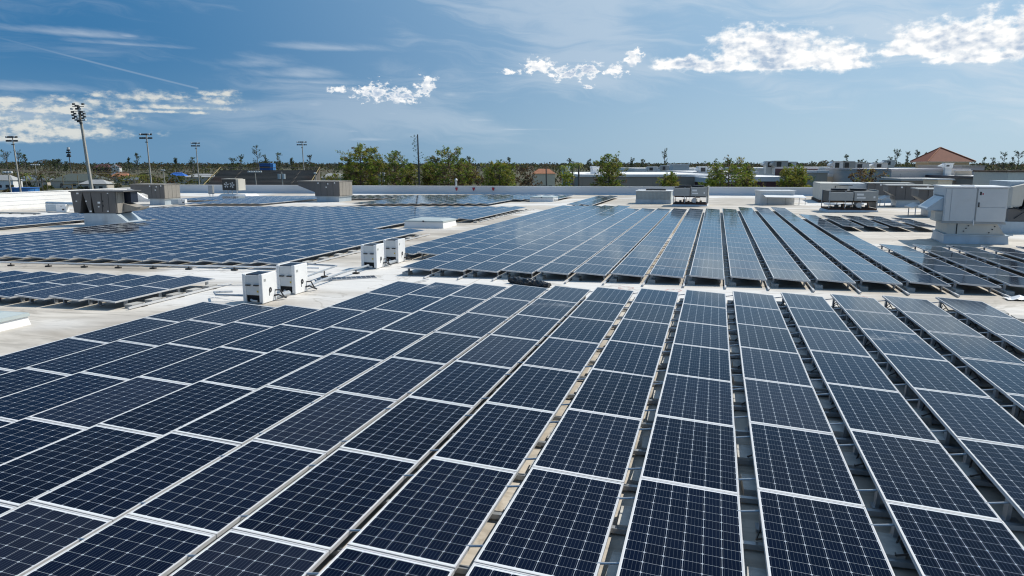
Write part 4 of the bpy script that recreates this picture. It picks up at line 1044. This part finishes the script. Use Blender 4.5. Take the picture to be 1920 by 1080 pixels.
# bleachers
pA, pB = PH(376, 348, 262), PH(576, 348, 262); pC, pD = PH(600, 319, 288), PH(414, 319.5, 288)
o = thing('bleachers', 'large dark weathered bleacher stand sloping up behind the parapet', 'bleachers', (pA.x, pA.y, ZG))
a = MB(); NS = 16; off = Vector((pA.x, pA.y, ZG))
zt = pC.z - ZG; zb_ = 1.2
for k in range(NS):
    t0, t1 = k / NS, (k + 1) / NS
    L0, L1 = pA.lerp(pD, t0) - off, pA.lerp(pD, t1) - off; R0, R1 = pB.lerp(pC, t0) - off, pB.lerp(pC, t1) - off
    z = zb_ + (zt - zb_) * t1
    a.hexa([(L0.x, L0.y, 0), (R0.x, R0.y, 0), (R1.x, R1.y, 0), (L1.x, L1.y, 0), (L0.x, L0.y, z), (R0.x, R0.y, z), (R1.x, R1.y, z), (L1.x, L1.y, z)])
a.build('seating', 'bleach', o)
a = MB()
for q in (.21, .80):
    for k in range(NS):
        t1 = (k + 1) / NS
        Q = pA.lerp(pD, k / NS).lerp(pB.lerp(pC, k / NS), q) - off; Q2 = pA.lerp(pD, t1).lerp(pB.lerp(pC, t1), q) - off; z = zb_ + (zt - zb_) * t1
        e_ = (pB - pA).normalized() * .45
        a.hexa([(Q.x - e_.x, Q.y - e_.y, z + .003), (Q.x + e_.x, Q.y + e_.y, z + .003), (Q2.x + e_.x, Q2.y + e_.y, z + .003), (Q2.x - e_.x, Q2.y - e_.y, z + .003), (Q.x - e_.x, Q.y - e_.y, z + .12), (Q.x + e_.x, Q.y + e_.y, z + .12), (Q2.x + e_.x, Q2.y + e_.y, z + .12), (Q2.x - e_.x, Q2.y - e_.y, z + .12)])
a.build('aisle', 'aisle', o)
for s_ in (0, 1):
    a = MB(); A_, B_ = (pA, pD) if s_ == 0 else (pB, pC)
    A_ = A_ - off; B_ = B_ - off
    a.tube([(A_.x, A_.y, 2.4), (B_.x, B_.y, zt + 1.2)], .14, n=5)
    for k in range(9): q = A_.lerp(B_, k / 8); a.tube([(q.x, q.y, .5), (q.x, q.y, 2.4 + (zt - 1.2) * k / 8)], .10, n=4)
    a.build('stair_rail', 'rope', o)
a = MB(); A_, B_ = pD - off, pC - off
a.tube([(A_.x, A_.y, zt + 1.0), (B_.x, B_.y, zt + 1.0)], .07, n=4)
for k in range(25): q = A_.lerp(B_, k / 24); a.tube([(q.x, q.y, zt), (q.x, q.y, zt + 1.0)], .05, n=4)
a.build('back_rail', 'wire', o)
p = PH(487, 321, 289); o = thing('press_box', 'bright blue press box on the top of the bleachers', 'press box', (p.x, p.y, p.z), YAW)
a = MB(); a.box(0, 4.2, 0, 3, 0, 2.9); a.build('body', 'boothB', o)
a = MB(); a.box(4.203, 5.4, -.1, 3, -.1, 2.95); a.build('stair_tower', 'tankB', o)
a = MB(); a.box(.2, 4.0, -.05, -.003, 1.2, 1.9); a.build('window', 'winp', o)
a = MB(); a.box(-.2, 4.4, -.3, 3.1, 2.903, 3.05); a.build('roof', 'tankB', o)
a = MB(); a.box(.2, .4, .2, .4, -2.5, -.003).box(3.8, 4, .2, .4, -2.5, -.003).box(4.6, 4.8, .2, .4, -2.5, -.103); a.build('leg', 'galv', o)


def light_pole(ut, vt, ub, vb, D, lab, tiers, arm_px, nl, r=.24):
    T, B = PH(ut, vt, D), PH(ub, vb, D)
    k = (B.z - ZG) / (T.z - B.z); G = B + (B - T) * k
    o = thing('light_pole', lab, 'light pole', (G.x, G.y, ZG), YAW, 'sports field light poles')
    dx = (T - G).dot(RT); H = T.z - ZG
    a = MB(); a.tube([(0, 0, 0), (dx * .5, 0, H * .5), (dx, 0, H)], r * 1.25, r * .7, n=8); a.build('pole', 'pole', o)
    hw_ = arm_px / 2 / F_PX * D
    for t_ in range(tiers):
        z = H - .3 - t_ * (1.15 if tiers < 3 else .95)
        x = dx * z / H
        a = MB(); a.box(x - hw_, x + hw_, -.22, -.10, z - .06, z + .06); a.build('cross_arm', 'lamp', o)
        for q in range(nl):
            lx = x - hw_ + (2 * hw_) * q / (nl - 1)
            jit = .32 * ((q * 7 + t_ * 5) % 4 - 1.5) if tiers > 2 else 0
            q_ = .62 if tiers > 2 else .9; l = MB(); l.hexa([(lx - .28 * q_, -.75, z - .35 * q_ + jit), (lx + .28 * q_, -.75, z - .35 * q_ + jit), (lx + .2 * q_, -.12, z - .30 * q_ + jit), (lx - .2 * q_, -.12, z - .30 * q_ + jit), (lx - .28 * q_, -.75, z + .22 * q_ + jit), (lx + .28 * q_, -.75, z + .22 * q_ + jit), (lx + .2 * q_, -.12, z + .30 * q_ + jit), (lx - .2 * q_, -.12, z + .30 * q_ + jit)])
            l.build('floodlight', 'lamp' if (q + t_) % 4 else 'lampw', o)
    a = MB(); a.box(dx * .86 - .5, dx * .86 + .2, -.3, .2, H * .86, H * .86 + .25); a.build('bracket', 'lamp', o)
light_pole(147, 197, 172, 355, 155, 'tallest leaning concrete light pole with a ragged cluster of floodlights', 4, 21, 6, .34)
light_pole(23, 255, 38, 356, 230, 'leaning light pole with two crossarms at the left frame edge, behind the blue tank', 2, 18, 6)
light_pole(274, 250, 284, 347, 235, 'light pole with two crossarms, third tallest, right of the tallest pole', 2, 20, 6)
light_pole(367, 267, 373, 340, 320, 'light pole with two crossarms just left of the bleachers', 2, 14, 6)
light_pole(566, 265, 571, 335, 325, 'light pole with two crossarms at the right end of the bleachers', 2, 16, 6)
p = PH(133, 312, 480); o = thing('lattice_mast', 'thin dark mast with antennas on the skyline between two light poles', 'mast', (p.x, p.y, ZG))
Hm = PH(130, 280, 480).z - ZG
a = MB(); a.tube([(0, 0, 0), (-.8, 0, Hm)], .45, .22, n=5); a.build('mast', 'lamp', o)
for z, s_ in ((.97, .9), (.90, 1.3), (.83, .8), (.78, 1.2)):
    a = MB(); a.box(-1.6 * s_ - .6, 1.1 * s_ - .6, -.3, .3, Hm * z - .5, Hm * z + .5); a.build('antenna', 'lamp', o)
a = MB(); a.tube([(-.7, 0, Hm), (-.7, 0, Hm + 1.3)], .8, n=8); a.build('dome', 'lampw', o)


def small_pole(u, vt, vb, D, lab, heads=4):
    T = PH(u, vt, D); o = thing('utility_pole', lab, 'utility pole', (T.x, T.y, ZG), YAW, 'short poles beyond the parapet'); H = T.z - ZG
    a = MB(); a.tube([(.35, 0, 0), (0, 0, H)], .17, .12, n=6); a.build('pole', 'pole', o)
    for k in range(heads):
        x = (k - (heads - 1) / 2) * .75
        l = MB(); l.hexa([(x - .3, -.4, H - .2), (x + .3, -.4, H - .2), (x + .3, .1, H - .1), (x - .3, .1, H - .1), (x - .3, -.4, H + .2), (x + .3, -.4, H + .2), (x + .25, .1, H + .25), (x - .25, .1, H + .25)]); l.build('lamp_head', 'lampw', o)
small_pole(15, 323, 358, 170, 'short pale pole with lamp heads at the left frame edge', 3)
small_pole(66, 309, 345, 300, 'pole with a pale cluster of lamps above the blue roofed house', 5)
small_pole(306, 319, 345, 260, 'wooden pole between the second packaged unit and the blue tarpaulin house', 2)
small_pole(478, 322, 348, 230, 'short pole with a flat lamp bank before the bleachers', 6)
small_pole(591, 325, 348, 200, 'short pale pole right of the bleachers', 1)
T = PH(528, 322, 205); o = thing('utility_pole', 'pole carrying two grey transformer cans before the bleachers', 'utility pole', (T.x, T.y, ZG), YAW, 'short poles beyond the parapet'); H = T.z - ZG
a = MB(); a.tube([(.3, 0, 0), (0, 0, H)], .17, .12, n=6); a.build('pole', 'pole', o)
for x in (-.75, .55): l = MB(); l.tube([(x, 0, H - 2.0), (x, 0, H - .6)], .42, n=10); l.build('transformer', 'blueg', o)
def wire(pts, lab):
    P = [PH(*q) for q in pts]; o = thing('power_line', lab, 'power line', P[0], 0, 'power lines over the field')
    L = []
    for A, B in zip(P, P[1:]):
        for k in range(7): q = A.lerp(B, k / 6); L.append((q.x - P[0].x, q.y - P[0].y, q.z - P[0].z - 1.0 * (1 - (2 * k / 6 - 1) ** 2)))
    a = MB(); a.tube(L, .055, n=4); a.build('cable', 'wire', o)
wire([(-20, 315.5, 215), (306, 318, 260), (528, 323, 205)], 'upper thin power line crossing before the left houses')
wire([(-20, 316.5, 190), (306, 322, 258), (478, 324, 232)], 'lower power line crossing before the left houses')
p = PH(133, 350, 285); o = thing('goal_post', 'yellow football goal post on the field left of the tallest pole', 'goal post', (p.x, p.y, ZG), YAW)
a = MB(); a.tube([(-2.9, 0, 3.0), (2.9, 0, 3.0)], .14, n=6); a.build('crossbar', 'rope', o)
a = MB(); a.tube([(-2.9, 0, 3.14), (-2.9, 0, 6.4)], .09, n=6); a.build('upright', 'rope', o)
a = MB(); a.tube([(2.9, 0, 3.14), (2.9, 0, 6.4)], .09, n=6); a.build('upright', 'rope', o)
a = MB(); a.tube([(0, .8, 0), (0, .8, 2.4), (0, .1, 2.9)], .14, n=6); a.build('post', 'rope', o)
for k, u in enumerate((711, 719)):
    p = PH(u, 326, 124); o = thing('banner_pole', ['pale blue post between the two big pines, left of its twin', 'pale blue post between the two big pines, right of its twin'][k], 'post', (p.x, p.y, ZG), YAW, 'pale posts among the pines')
    a = MB(); a.tube([(0, 0, 0), (0, 0, p.z - ZG)], .22, n=8); a.build('pole', 'blueg', o); a = MB(); a.tube([(0, 0, p.z - ZG + .003), (0, 0, p.z - ZG + .25)], .30, n=8); a.build('cap', 'lampw', o)
p = PH(855, 338, 118); o = thing('vent_stack', 'small pale vent standing at the foot of the third pine', 'vent', (p.x, p.y, ZG))
a = MB(); a.tube([(0, 0, 0), (0, 0, p.z - ZG)], .18, n=8); a.build('stack', 'ltgrey', o); a = MB(); a.tube([(0, 0, p.z - ZG + .003), (0, 0, p.z - ZG + .3)], .3, .1, n=8); a.build('cap', 'lampw', o)

# ------------------------------------------------------------------ vegetation
def tuft(mb, c, r, n, mi, rg, up=.35, wd=.16):
    for k in range(n):
        v = Vector((rg.gauss(0, 1), rg.gauss(0, 1), rg.gauss(0, 1) + up)).normalized()
        s_ = v.cross(Vector((rg.gauss(0, 1), rg.gauss(0, 1), rg.gauss(0, 1)))).normalized() * (r * wd)
        b_ = c + v * (r * .08); e_ = c + v * (r * rg.uniform(.75, 1.1)); m_ = c + v * (r * .55)
        mb.face([b_, m_ + s_, e_, m_ - s_], mi)


def pine(u, vt, wpx, D, seed, lab, sparse=1.0, brown=.12, start=.44, grp='pines behind the far parapet', flat=.0, bright=0.0):
    rg = random.Random(seed)
    T = PH(u, vt, D); H = T.z - ZG; Rc = wpx / 2 / F_PX * D
    o = thing('pine_tree', lab, 'tree', (T.x, T.y, ZG), 0, grp)
    tk = MB(); cr = MB()
    lean = (rg.uniform(-.3, .3), rg.uniform(-.3, .3))
    def ax(z): s_ = z / H; return Vector((lean[0] * s_ + .12 * math.sin(4 * s_ + seed), lean[1] * s_, z))
    tk.tube([ax(H * k / 7 * .97) for k in range(8)], .26, .05, n=7)
    nl = int(52 * sparse ** .5)
    for k in range(nl):
        f = start + (.985 - start) * ((k + rg.random()) / nl) ** .9
        z = H * f; t_ = (f - start) / (1 - start)
        prof = max(.10, 1 - t_ ** 4.2) ** .5 * (.78 + .22 * min(1, t_ / .4))
        a_ = k * 2.39996 + rg.uniform(-.5, .5)
        L = Rc * prof * rg.uniform(.60, 1.10)
        b0 = ax(z * .93); d_ = Vector((math.cos(a_), math.sin(a_), 0))
        rise = min(L * rg.uniform(.10, .45) * (.4 + t_), H - b0.z - .25)
        P = [b0, b0 + d_ * L * .5 + Vector((0, 0, rise * .3)), b0 + d_ * L + Vector((0, 0, rise))]
        tk.tube(P, .075 * (1.15 - t_) + .025, .02, n=4)
        np_ = max(1, int((1.2 + L * 1.45) * sparse + rg.random()))
        for q in range(np_):
            s_ = 1.0 if q == 0 else rg.uniform(.42, .95)
            c = P[0].lerp(P[1], s_ * 2) if s_ < .5 else P[1].lerp(P[2], s_ * 2 - 1)
            lat = Vector((-d_.y, d_.x, 0)) * rg.gauss(0, .22 * L)
            c = c + lat + Vector((0, 0, rg.uniform(.05, .45)))
            tk.tube([P[1].lerp(c, .1), c], .022, .01, n=3)
            x = rg.random()
            mi = 3 if x < brown * (1.7 - 1.3 * t_) else (2 if x < .36 + bright else (1 if x < .74 + bright else 0))
            rr = rg.uniform(.22, .34)
            for e_ in range(6):
                tuft(cr, c + Vector((rg.gauss(0, rr * .75), rg.gauss(0, rr * .75), rg.gauss(0, rr * .6))), rg.uniform(.20, .30), 9, mi if rg.random() < .8 else rg.choice((0, 1, 2)), rg, .5, .17)
    for q in range(6): tuft(cr, ax(H * .97) + Vector((rg.gauss(0, .25), rg.gauss(0, .25), rg.uniform(-.2, .35))), .36, 14, rg.choice((0, 1)), rg)
    tk.build('trunk', 'trunk', o); cr.build('crown', ['nA', 'nB', 'nC', 'nD'], o)
pine(676, 271, 86, 121, 3, 'largest green pine with a broad rounded crown, left of its neighbours', 1.25)
pine(741, 283, 58, 121, 4, 'mid sized pine between the largest pine and the bare pole tree', .9, .15)
pine(771, 305, 34, 123, 14, 'small olive pine at the foot of the bare pole tree', .8, .2, .45, bright=.2)
pine(838, 277, 88, 121, 5, 'open crowned pine with brown lower branches, right of the bare pole tree', .95, .34)
pine(934, 301, 74, 119, 6, 'low bushy green pine left of the orange roofed house', 1.25, .10, .40, bright=.1)
pine(1145, 288, 66, 109, 7, 'dark green pine in front of the taupe store wall', 1.0, .06, .42)
pine(1372, 298, 92, 94, 8, 'ragged wind-broken pine with gaps in its crown, before the white roofed shop', .7, .10, .45)
pine(1492, 311, 66, 96, 9, 'bright green rounded pine before the dark brown shop', 1.25, .08, .42, bright=.25)
pine(1256, 325, 46, 97, 10, 'small yellow green bushy pine above the rusty condenser', 1.1, .12, .42, bright=.35)
pine(708, 294, 44, 126, 15, 'bushy pine filling the gap between the two biggest left pines', 1.1, .15, bright=.15)
pine(806, 304, 40, 125, 16, 'low pine between the bare pole tree and the open crowned pine', 1.0, .25, bright=.1)
pine(866, 296, 46, 126, 17, 'smaller pine tucked right of the open crowned pine', 1.0, .2, bright=.1)
pine(1400, 306, 44, 98, 18, 'low dense pine half behind the wind-broken pine', 1.0, .12, bright=.1)
pine(1345, 314, 36, 98, 19, 'small pine left of the wind-broken pine', .9, .12, bright=.1)
pine(655, 312, 36, 124.5, 12, 'small dark pine tucked left under the largest pine', .9, .2, .4)


def shrub(u, vt, wpx, D, seed, lab, mats, dens=1.0, stems=True, grp='shrubs behind the far parapet'):
    rg = random.Random(seed); T = PH(u, vt, D); H = T.z - ZG; Rc = wpx / 2 / F_PX * D
    o = thing('shrub', lab, 'shrub', (T.x, T.y, ZG), 0, grp); tk = MB(); cr = MB()
    tk.tube([(0, 0, 0), (.1, 0, H * .55)], .2, .08, n=6)
    for k in range(int(26 * dens)):
        a_ = rg.uniform(0, 6.283); t_ = rg.random() ** .7; r_ = Rc * rg.uniform(.3, 1) * math.sqrt(max(.05, 1 - (t_ * .9) ** 2))
        c = Vector((r_ * math.cos(a_), r_ * math.sin(a_), H * (.45 + .52 * t_)))
        tk.tube([(0, 0, H * .4), (c.x * .6, c.y * .6, H * .4 + (c.z - H * .4) * .5), c], .05, .012, n=3)
        for q in range(7):
            cc = c + Vector((rg.gauss(0, .35), rg.gauss(0, .35), rg.gauss(0, .3)))
            if cc.z > H: cc.z = H - .1
            tuft(cr, cc, rg.uniform(.25, .42), 9, rg.randrange(len(mats)), rg, .2, .2)
    tk.build('trunk', 'greytrunk', o); cr.build('crown', mats, o)
shrub(884, 316, 52, 125, 21, 'rust brown shrub between the open pine and the low bushy pine', ['nE', 'nD', 'nE', 'nC'])
shrub(988, 312, 56, 127, 22, 'brown half bare shrub left of the orange roofed house', ['nE', 'nD', 'nE'])
shrub(1632, 317, 112, 90, 23, 'wide brown leaved shrub before the cream block, right side', ['nD', 'nC', 'nD', 'nE'], 1.5)
shrub(802, 330, 46, 125, 24, 'low brown shrub between the bare pole tree and the open pine', ['nE', 'nD', 'nC'])
shrub(1060, 322, 40, 113, 25, 'yellow green shrub under the palms', ['nB', 'nC', 'palm'])
shrub(1330, 332, 30, 97, 26, 'small dark shrub left of the wind-broken pine', ['nA', 'nB'], .6)
shrub(1416, 337, 34, 96, 27, 'low olive shrub between the broken pine and the bright pine', ['nB', 'nC', 'nD'], .7)
shrub(255, 328, 90, 300, 28, 'wide brown green shrub behind the third tallest light pole', ['nD', 'nC', 'nB'], 2.2)
shrub(85, 318, 60, 300, 29, 'dark brown bushy tree between the blue and green roofed houses', ['nD', 'nE', 'nA'], 2.2)
shrub(195, 322, 70, 330, 30, 'rust brown bushy tree behind the green roofed house', ['nD', 'nE', 'nC'], 2.2)
shrub(625, 326, 44, 180, 31, 'olive shrub at the right end of the bleachers', ['nC', 'nD', 'nB'], 1.5)
shrub(1890, 320, 60, 140, 32, 'green palm-like shrub right of the mauve grey box', ['nB', 'nA', 'nC'], 1.4)


def palm(u, vt, wpx, D, seed, lab, mats=('palm', 'nB'), n=16):
    rg = random.Random(seed); T = PH(u, vt, D); Rc = wpx / 2 / F_PX * D; H = T.z - ZG - Rc * .7
    o = thing('palm_tree', lab, 'palm', (T.x, T.y, ZG), 0, 'palms beyond the parapet'); tk = MB(); tk.tube([(0, 0, 0), (.15, 0, H * .5), (0, 0, H)], .2, .13, n=7); tk.build('trunk', 'greytrunk', o)
    cr = MB()
    for k in range(n):
        a_ = k * 2.4; up_ = rg.uniform(.1, 1.2); d_ = Vector((math.cos(a_), math.sin(a_), 0)); sd_ = Vector((-d_.y, d_.x, 0))
        prev = Vector((0, 0, H)); L = Rc * rg.uniform(.8, 1.15)
        for q in range(7):
            t_ = (q + 1) / 7; cur = Vector((0, 0, H)) + d_ * (L * t_) + Vector((0, 0, L * (up_ * t_ - 1.15 * t_ * t_)))
            wv = .32 * Rc * (1 - .5 * t_)
            for s_ in (-1, 1): cr.face([prev, cur, cur + sd_ * s_ * wv * .8 + d_ * wv * .5 - Vector((0, 0, wv * .45))], rg.randrange(len(mats)))
            prev = cur
    cr.build('crown', list(mats), o)
palm(1058, 304, 24, 119, 41, 'yellow green palm beside the small white tower, leftmost of the group')
palm(1073, 301, 24, 123, 42, 'tall dark palm in the middle of the yellow group', ('nA', 'nB'))
palm(1085, 300, 20, 118, 43, 'bright yellow palm, rightmost of the group by the taupe wall', ('palm',))
palm(46, 318, 26, 270, 44, 'brown green palm above the blue tank', ('nD', 'nB'))
palm(76, 322, 26, 260, 45, 'dark palm right of the blue tank', ('nA', 'nD'))
palm(1024, 310, 10, 160, 46, 'thin dead palm trunk before the orange roofed house', ('nD',), 7)

# bare pole-like araucaria
T = PH(783, 252, 121); H = T.z - ZG
o = thing('bare_tree', 'tall black pole-like tree stripped of nearly all its branches', 'tree', (T.x, T.y, ZG)); rg = random.Random(5)
tk = MB(); tk.tube([(.2, 0, 0), (.1, 0, H * .6), (0, 0, H)], .22, .10, n=8); cr = MB()
for k in range(34):
    f = .52 + .47 * k / 34; z = H * f; a_ = rg.uniform(2.2, 4.2) if f > .80 else rg.uniform(0, 6.28)
    L = rg.uniform(.5, 1.1) if f > .72 else rg.uniform(.2, .9)
    e = Vector((L * math.cos(a_), L * math.sin(a_), z + L * .35)); tk.tube([(0, 0, z), e], .03, .012, n=3)
    tuft(cr, e, .16, 10, 0, rg, 1.0, .3)
tk.build('trunk', 'lamp', o); cr.build('crown', ['nA'], o)


def wispy(u, vt, wpx, D, seed, lab, dens=1.0):
    rg = random.Random(seed); T = PH(u, vt, D); H = T.z - ZG; Rc = wpx / 2 / F_PX * D
    o = thing('bare_tree', lab, 'tree', (T.x, T.y, ZG), 0, 'storm stripped trees on the skyline'); tk = MB(); cr = MB()
    k0 = D / F_PX
    lx = rg.uniform(-.25, .25) * Rc
    tk.tube([(0, 0, 0), (lx * .4, 0, H * .6), (lx, 0, H * .98)], .9 * k0, .25 * k0, n=5)
    for k in range(int(15 * dens)):
        f = rg.uniform(.45, .96); z = H * f; a_ = rg.uniform(0, 6.283); L = Rc * rg.uniform(.5, 1.1) * (1.25 - .7 * f)
        e = Vector((lx * f + L * math.cos(a_), L * math.sin(a_), min(H, z + L * rg.uniform(.6, 1.5)))); s_ = Vector((lx * f, 0, z))
        tk.tube([s_, s_.lerp(e, .5) + Vector((L * .1 * math.cos(a_), 0, 0)), e], .42 * k0, .16 * k0, n=3)
        for q in range(5):
            c = s_.lerp(e, rg.uniform(.4, 1.0)) + Vector((rg.gauss(0, .06), rg.gauss(0, .06), rg.gauss(0, .06))) * Rc
            tuft(cr, c, 2.6 * k0 * rg.uniform(.6, 1.2), 5, rg.randrange(3), rg, .8, .16)
    tk.build('trunk', 'greytrunk', o); cr.build('crown', ['nF', 'nA', 'nF'], o)
WL = [(12, 282, 34, 300, 'left frame edge behind the light pole'), (32, 281, 20, 310, 'left frame edge, right of the leaning pole'), (46, 290, 14, 380, 'right of the leftmost light pole'), (100, 300, 16, 430, 'left of the thin mast'), (108, 300, 14, 450, 'just left of the thin mast, second'),
      (123, 304, 10, 520, 'beside the thin mast'), (240, 297, 9, 420, 'dark and narrow, left of the third tallest pole'), (256, 288, 18, 400, 'left of the third tallest light pole'), (330, 296, 10, 450, 'left of the fourth light pole'), (362, 296, 20, 420, 'behind the fourth light pole'),
      (432, 297, 26, 350, 'windswept above the left end of the bleachers'), (449, 291, 20, 345, 'windswept above the bleachers, second'), (481, 274, 24, 320, 'tallest, above the press box'), (499, 287, 16, 330, 'leaning, right of the press box'), (522, 287, 26, 325, 'spreading, left of the light pole at the bleachers end'), (546, 297, 12, 380, 'small, by the light pole at the bleachers end'),
      (580, 291, 18, 340, 'right of the light pole at the bleachers end'), (880, 293, 12, 350, 'above the rust brown shrub'), (954, 294, 12, 320, 'above the low bushy pine'), (1066, 298, 14, 400, 'above the palms'), (1105, 299, 10, 420, 'left of the dark green pine'), (1188, 296, 16, 420, 'right of the dark green pine'),
      (1205, 299, 14, 440, 'second right of the dark green pine'), (1248, 277, 18, 300, 'tall and bare above the small bushy pine'), (1587, 291, 12, 380, 'far right of the bright pine'), (1612, 300, 16, 380, 'above the wide brown shrub'), (1622, 302, 12, 380, 'above the wide brown shrub, second'), (1645, 300, 10, 380, 'above the wide brown shrub, third'),
      (1668, 294, 16, 330, 'left of the red roofed tower, fourth'), (1683, 281, 20, 300, 'tallest left of the red roofed tower'), (1703, 284, 16, 310, 'second left of the red roofed tower'), (1722, 281, 16, 310, 'nearest left of the red roofed tower'), (1737, 284, 16, 330, 'half behind the red roof'), (1846, 296, 14, 300, 'first right of the red roofed tower'),
      (1862, 294, 14, 300, 'second right of the red roofed tower'), (1884, 286, 24, 280, 'third right of the red roofed tower'), (1900, 292, 14, 290, 'near the right frame edge'), (1914, 283, 30, 260, 'bushy at the right frame edge')]
for k, (u, v, wd, D, l) in enumerate(WL): wispy(u, v, wd, D, 100 + k, 'wispy stripped tree ' + l, 1.3)

# low scrub and the far woods, each one mass
rg = random.Random(77)
sc = MB()
for k in range(620):
    u = rg.uniform(-60, 1080) if k < 470 else rg.uniform(1080, 1990); D = rg.uniform(175, 470)
    if 372 < u < 605 and D < 300: continue
    P = PH(u, 320, D); hgt = rg.uniform(.7, 2.2) if D < 330 else rg.uniform(2.2, 7.5); bw = hgt * rg.uniform(.5, 1.0)
    mi = rg.choice((0, 1, 2, 3, 3, 0, 1, 2, 4)); k0 = D / F_PX
    for q in range(16):
        a_, b_ = rg.uniform(0, 6.283), rg.random() ** .5
        zz_ = hgt * math.sqrt(max(0, 1 - b_ * b_)) * rg.uniform(.45, 1)
        tuft(sc, Vector((P.x + bw * b_ * math.cos(a_), P.y + bw * b_ * math.sin(a_), ZG + zz_)), k0 * rg.uniform(2.6, 4.6), 9, mi if rg.random() < .9 else rg.randrange(5), rg, .4, .26)
tag(sc.build('undergrowth', ['sA', 'sB', 'sC', 'sD', 'sE']), 'mixed brown and green scrub between the houses beyond the parapet', 'undergrowth', kind='stuff')
wd_ = MB()
for k in range(3000):
    u = rg.uniform(-80, 2000); D = 430 + 1900 * rg.random() ** 1.5
    P = PH(u, 310, D); top = rg.uniform(7.5, 11.0) + (D / 1366) * (rg.uniform(-.5, 2.2) + (4.5 if (u < 640 or u > 1500) else 2.0) * max(0, math.sin(u * .021) * math.sin(u * .0083 + 1.3) + .25 * math.sin(u * .09)))
    k0 = D / F_PX; mi = rg.choice((0, 1, 2, 3, 1, 4)) if D < 900 else rg.choice((1, 1, 0, 3))  # far clumps mostly greyer, distance haze put into their colour
    for q in range(7):
        z = ZG + top * rg.uniform(.35, 1); tuft(wd_, Vector((P.x + rg.gauss(0, 3.5 * k0), P.y + rg.gauss(0, 3.5 * k0), z)), 2.4 * k0 * rg.uniform(.7, 1.3), 6, mi, rg, .5, .3)
tag(wd_.build('woods', ['sD', 'nF', 'sB', 'sC', 'sA']), 'far wooded skyline of low storm battered trees along the horizon', 'woods', kind='stuff')
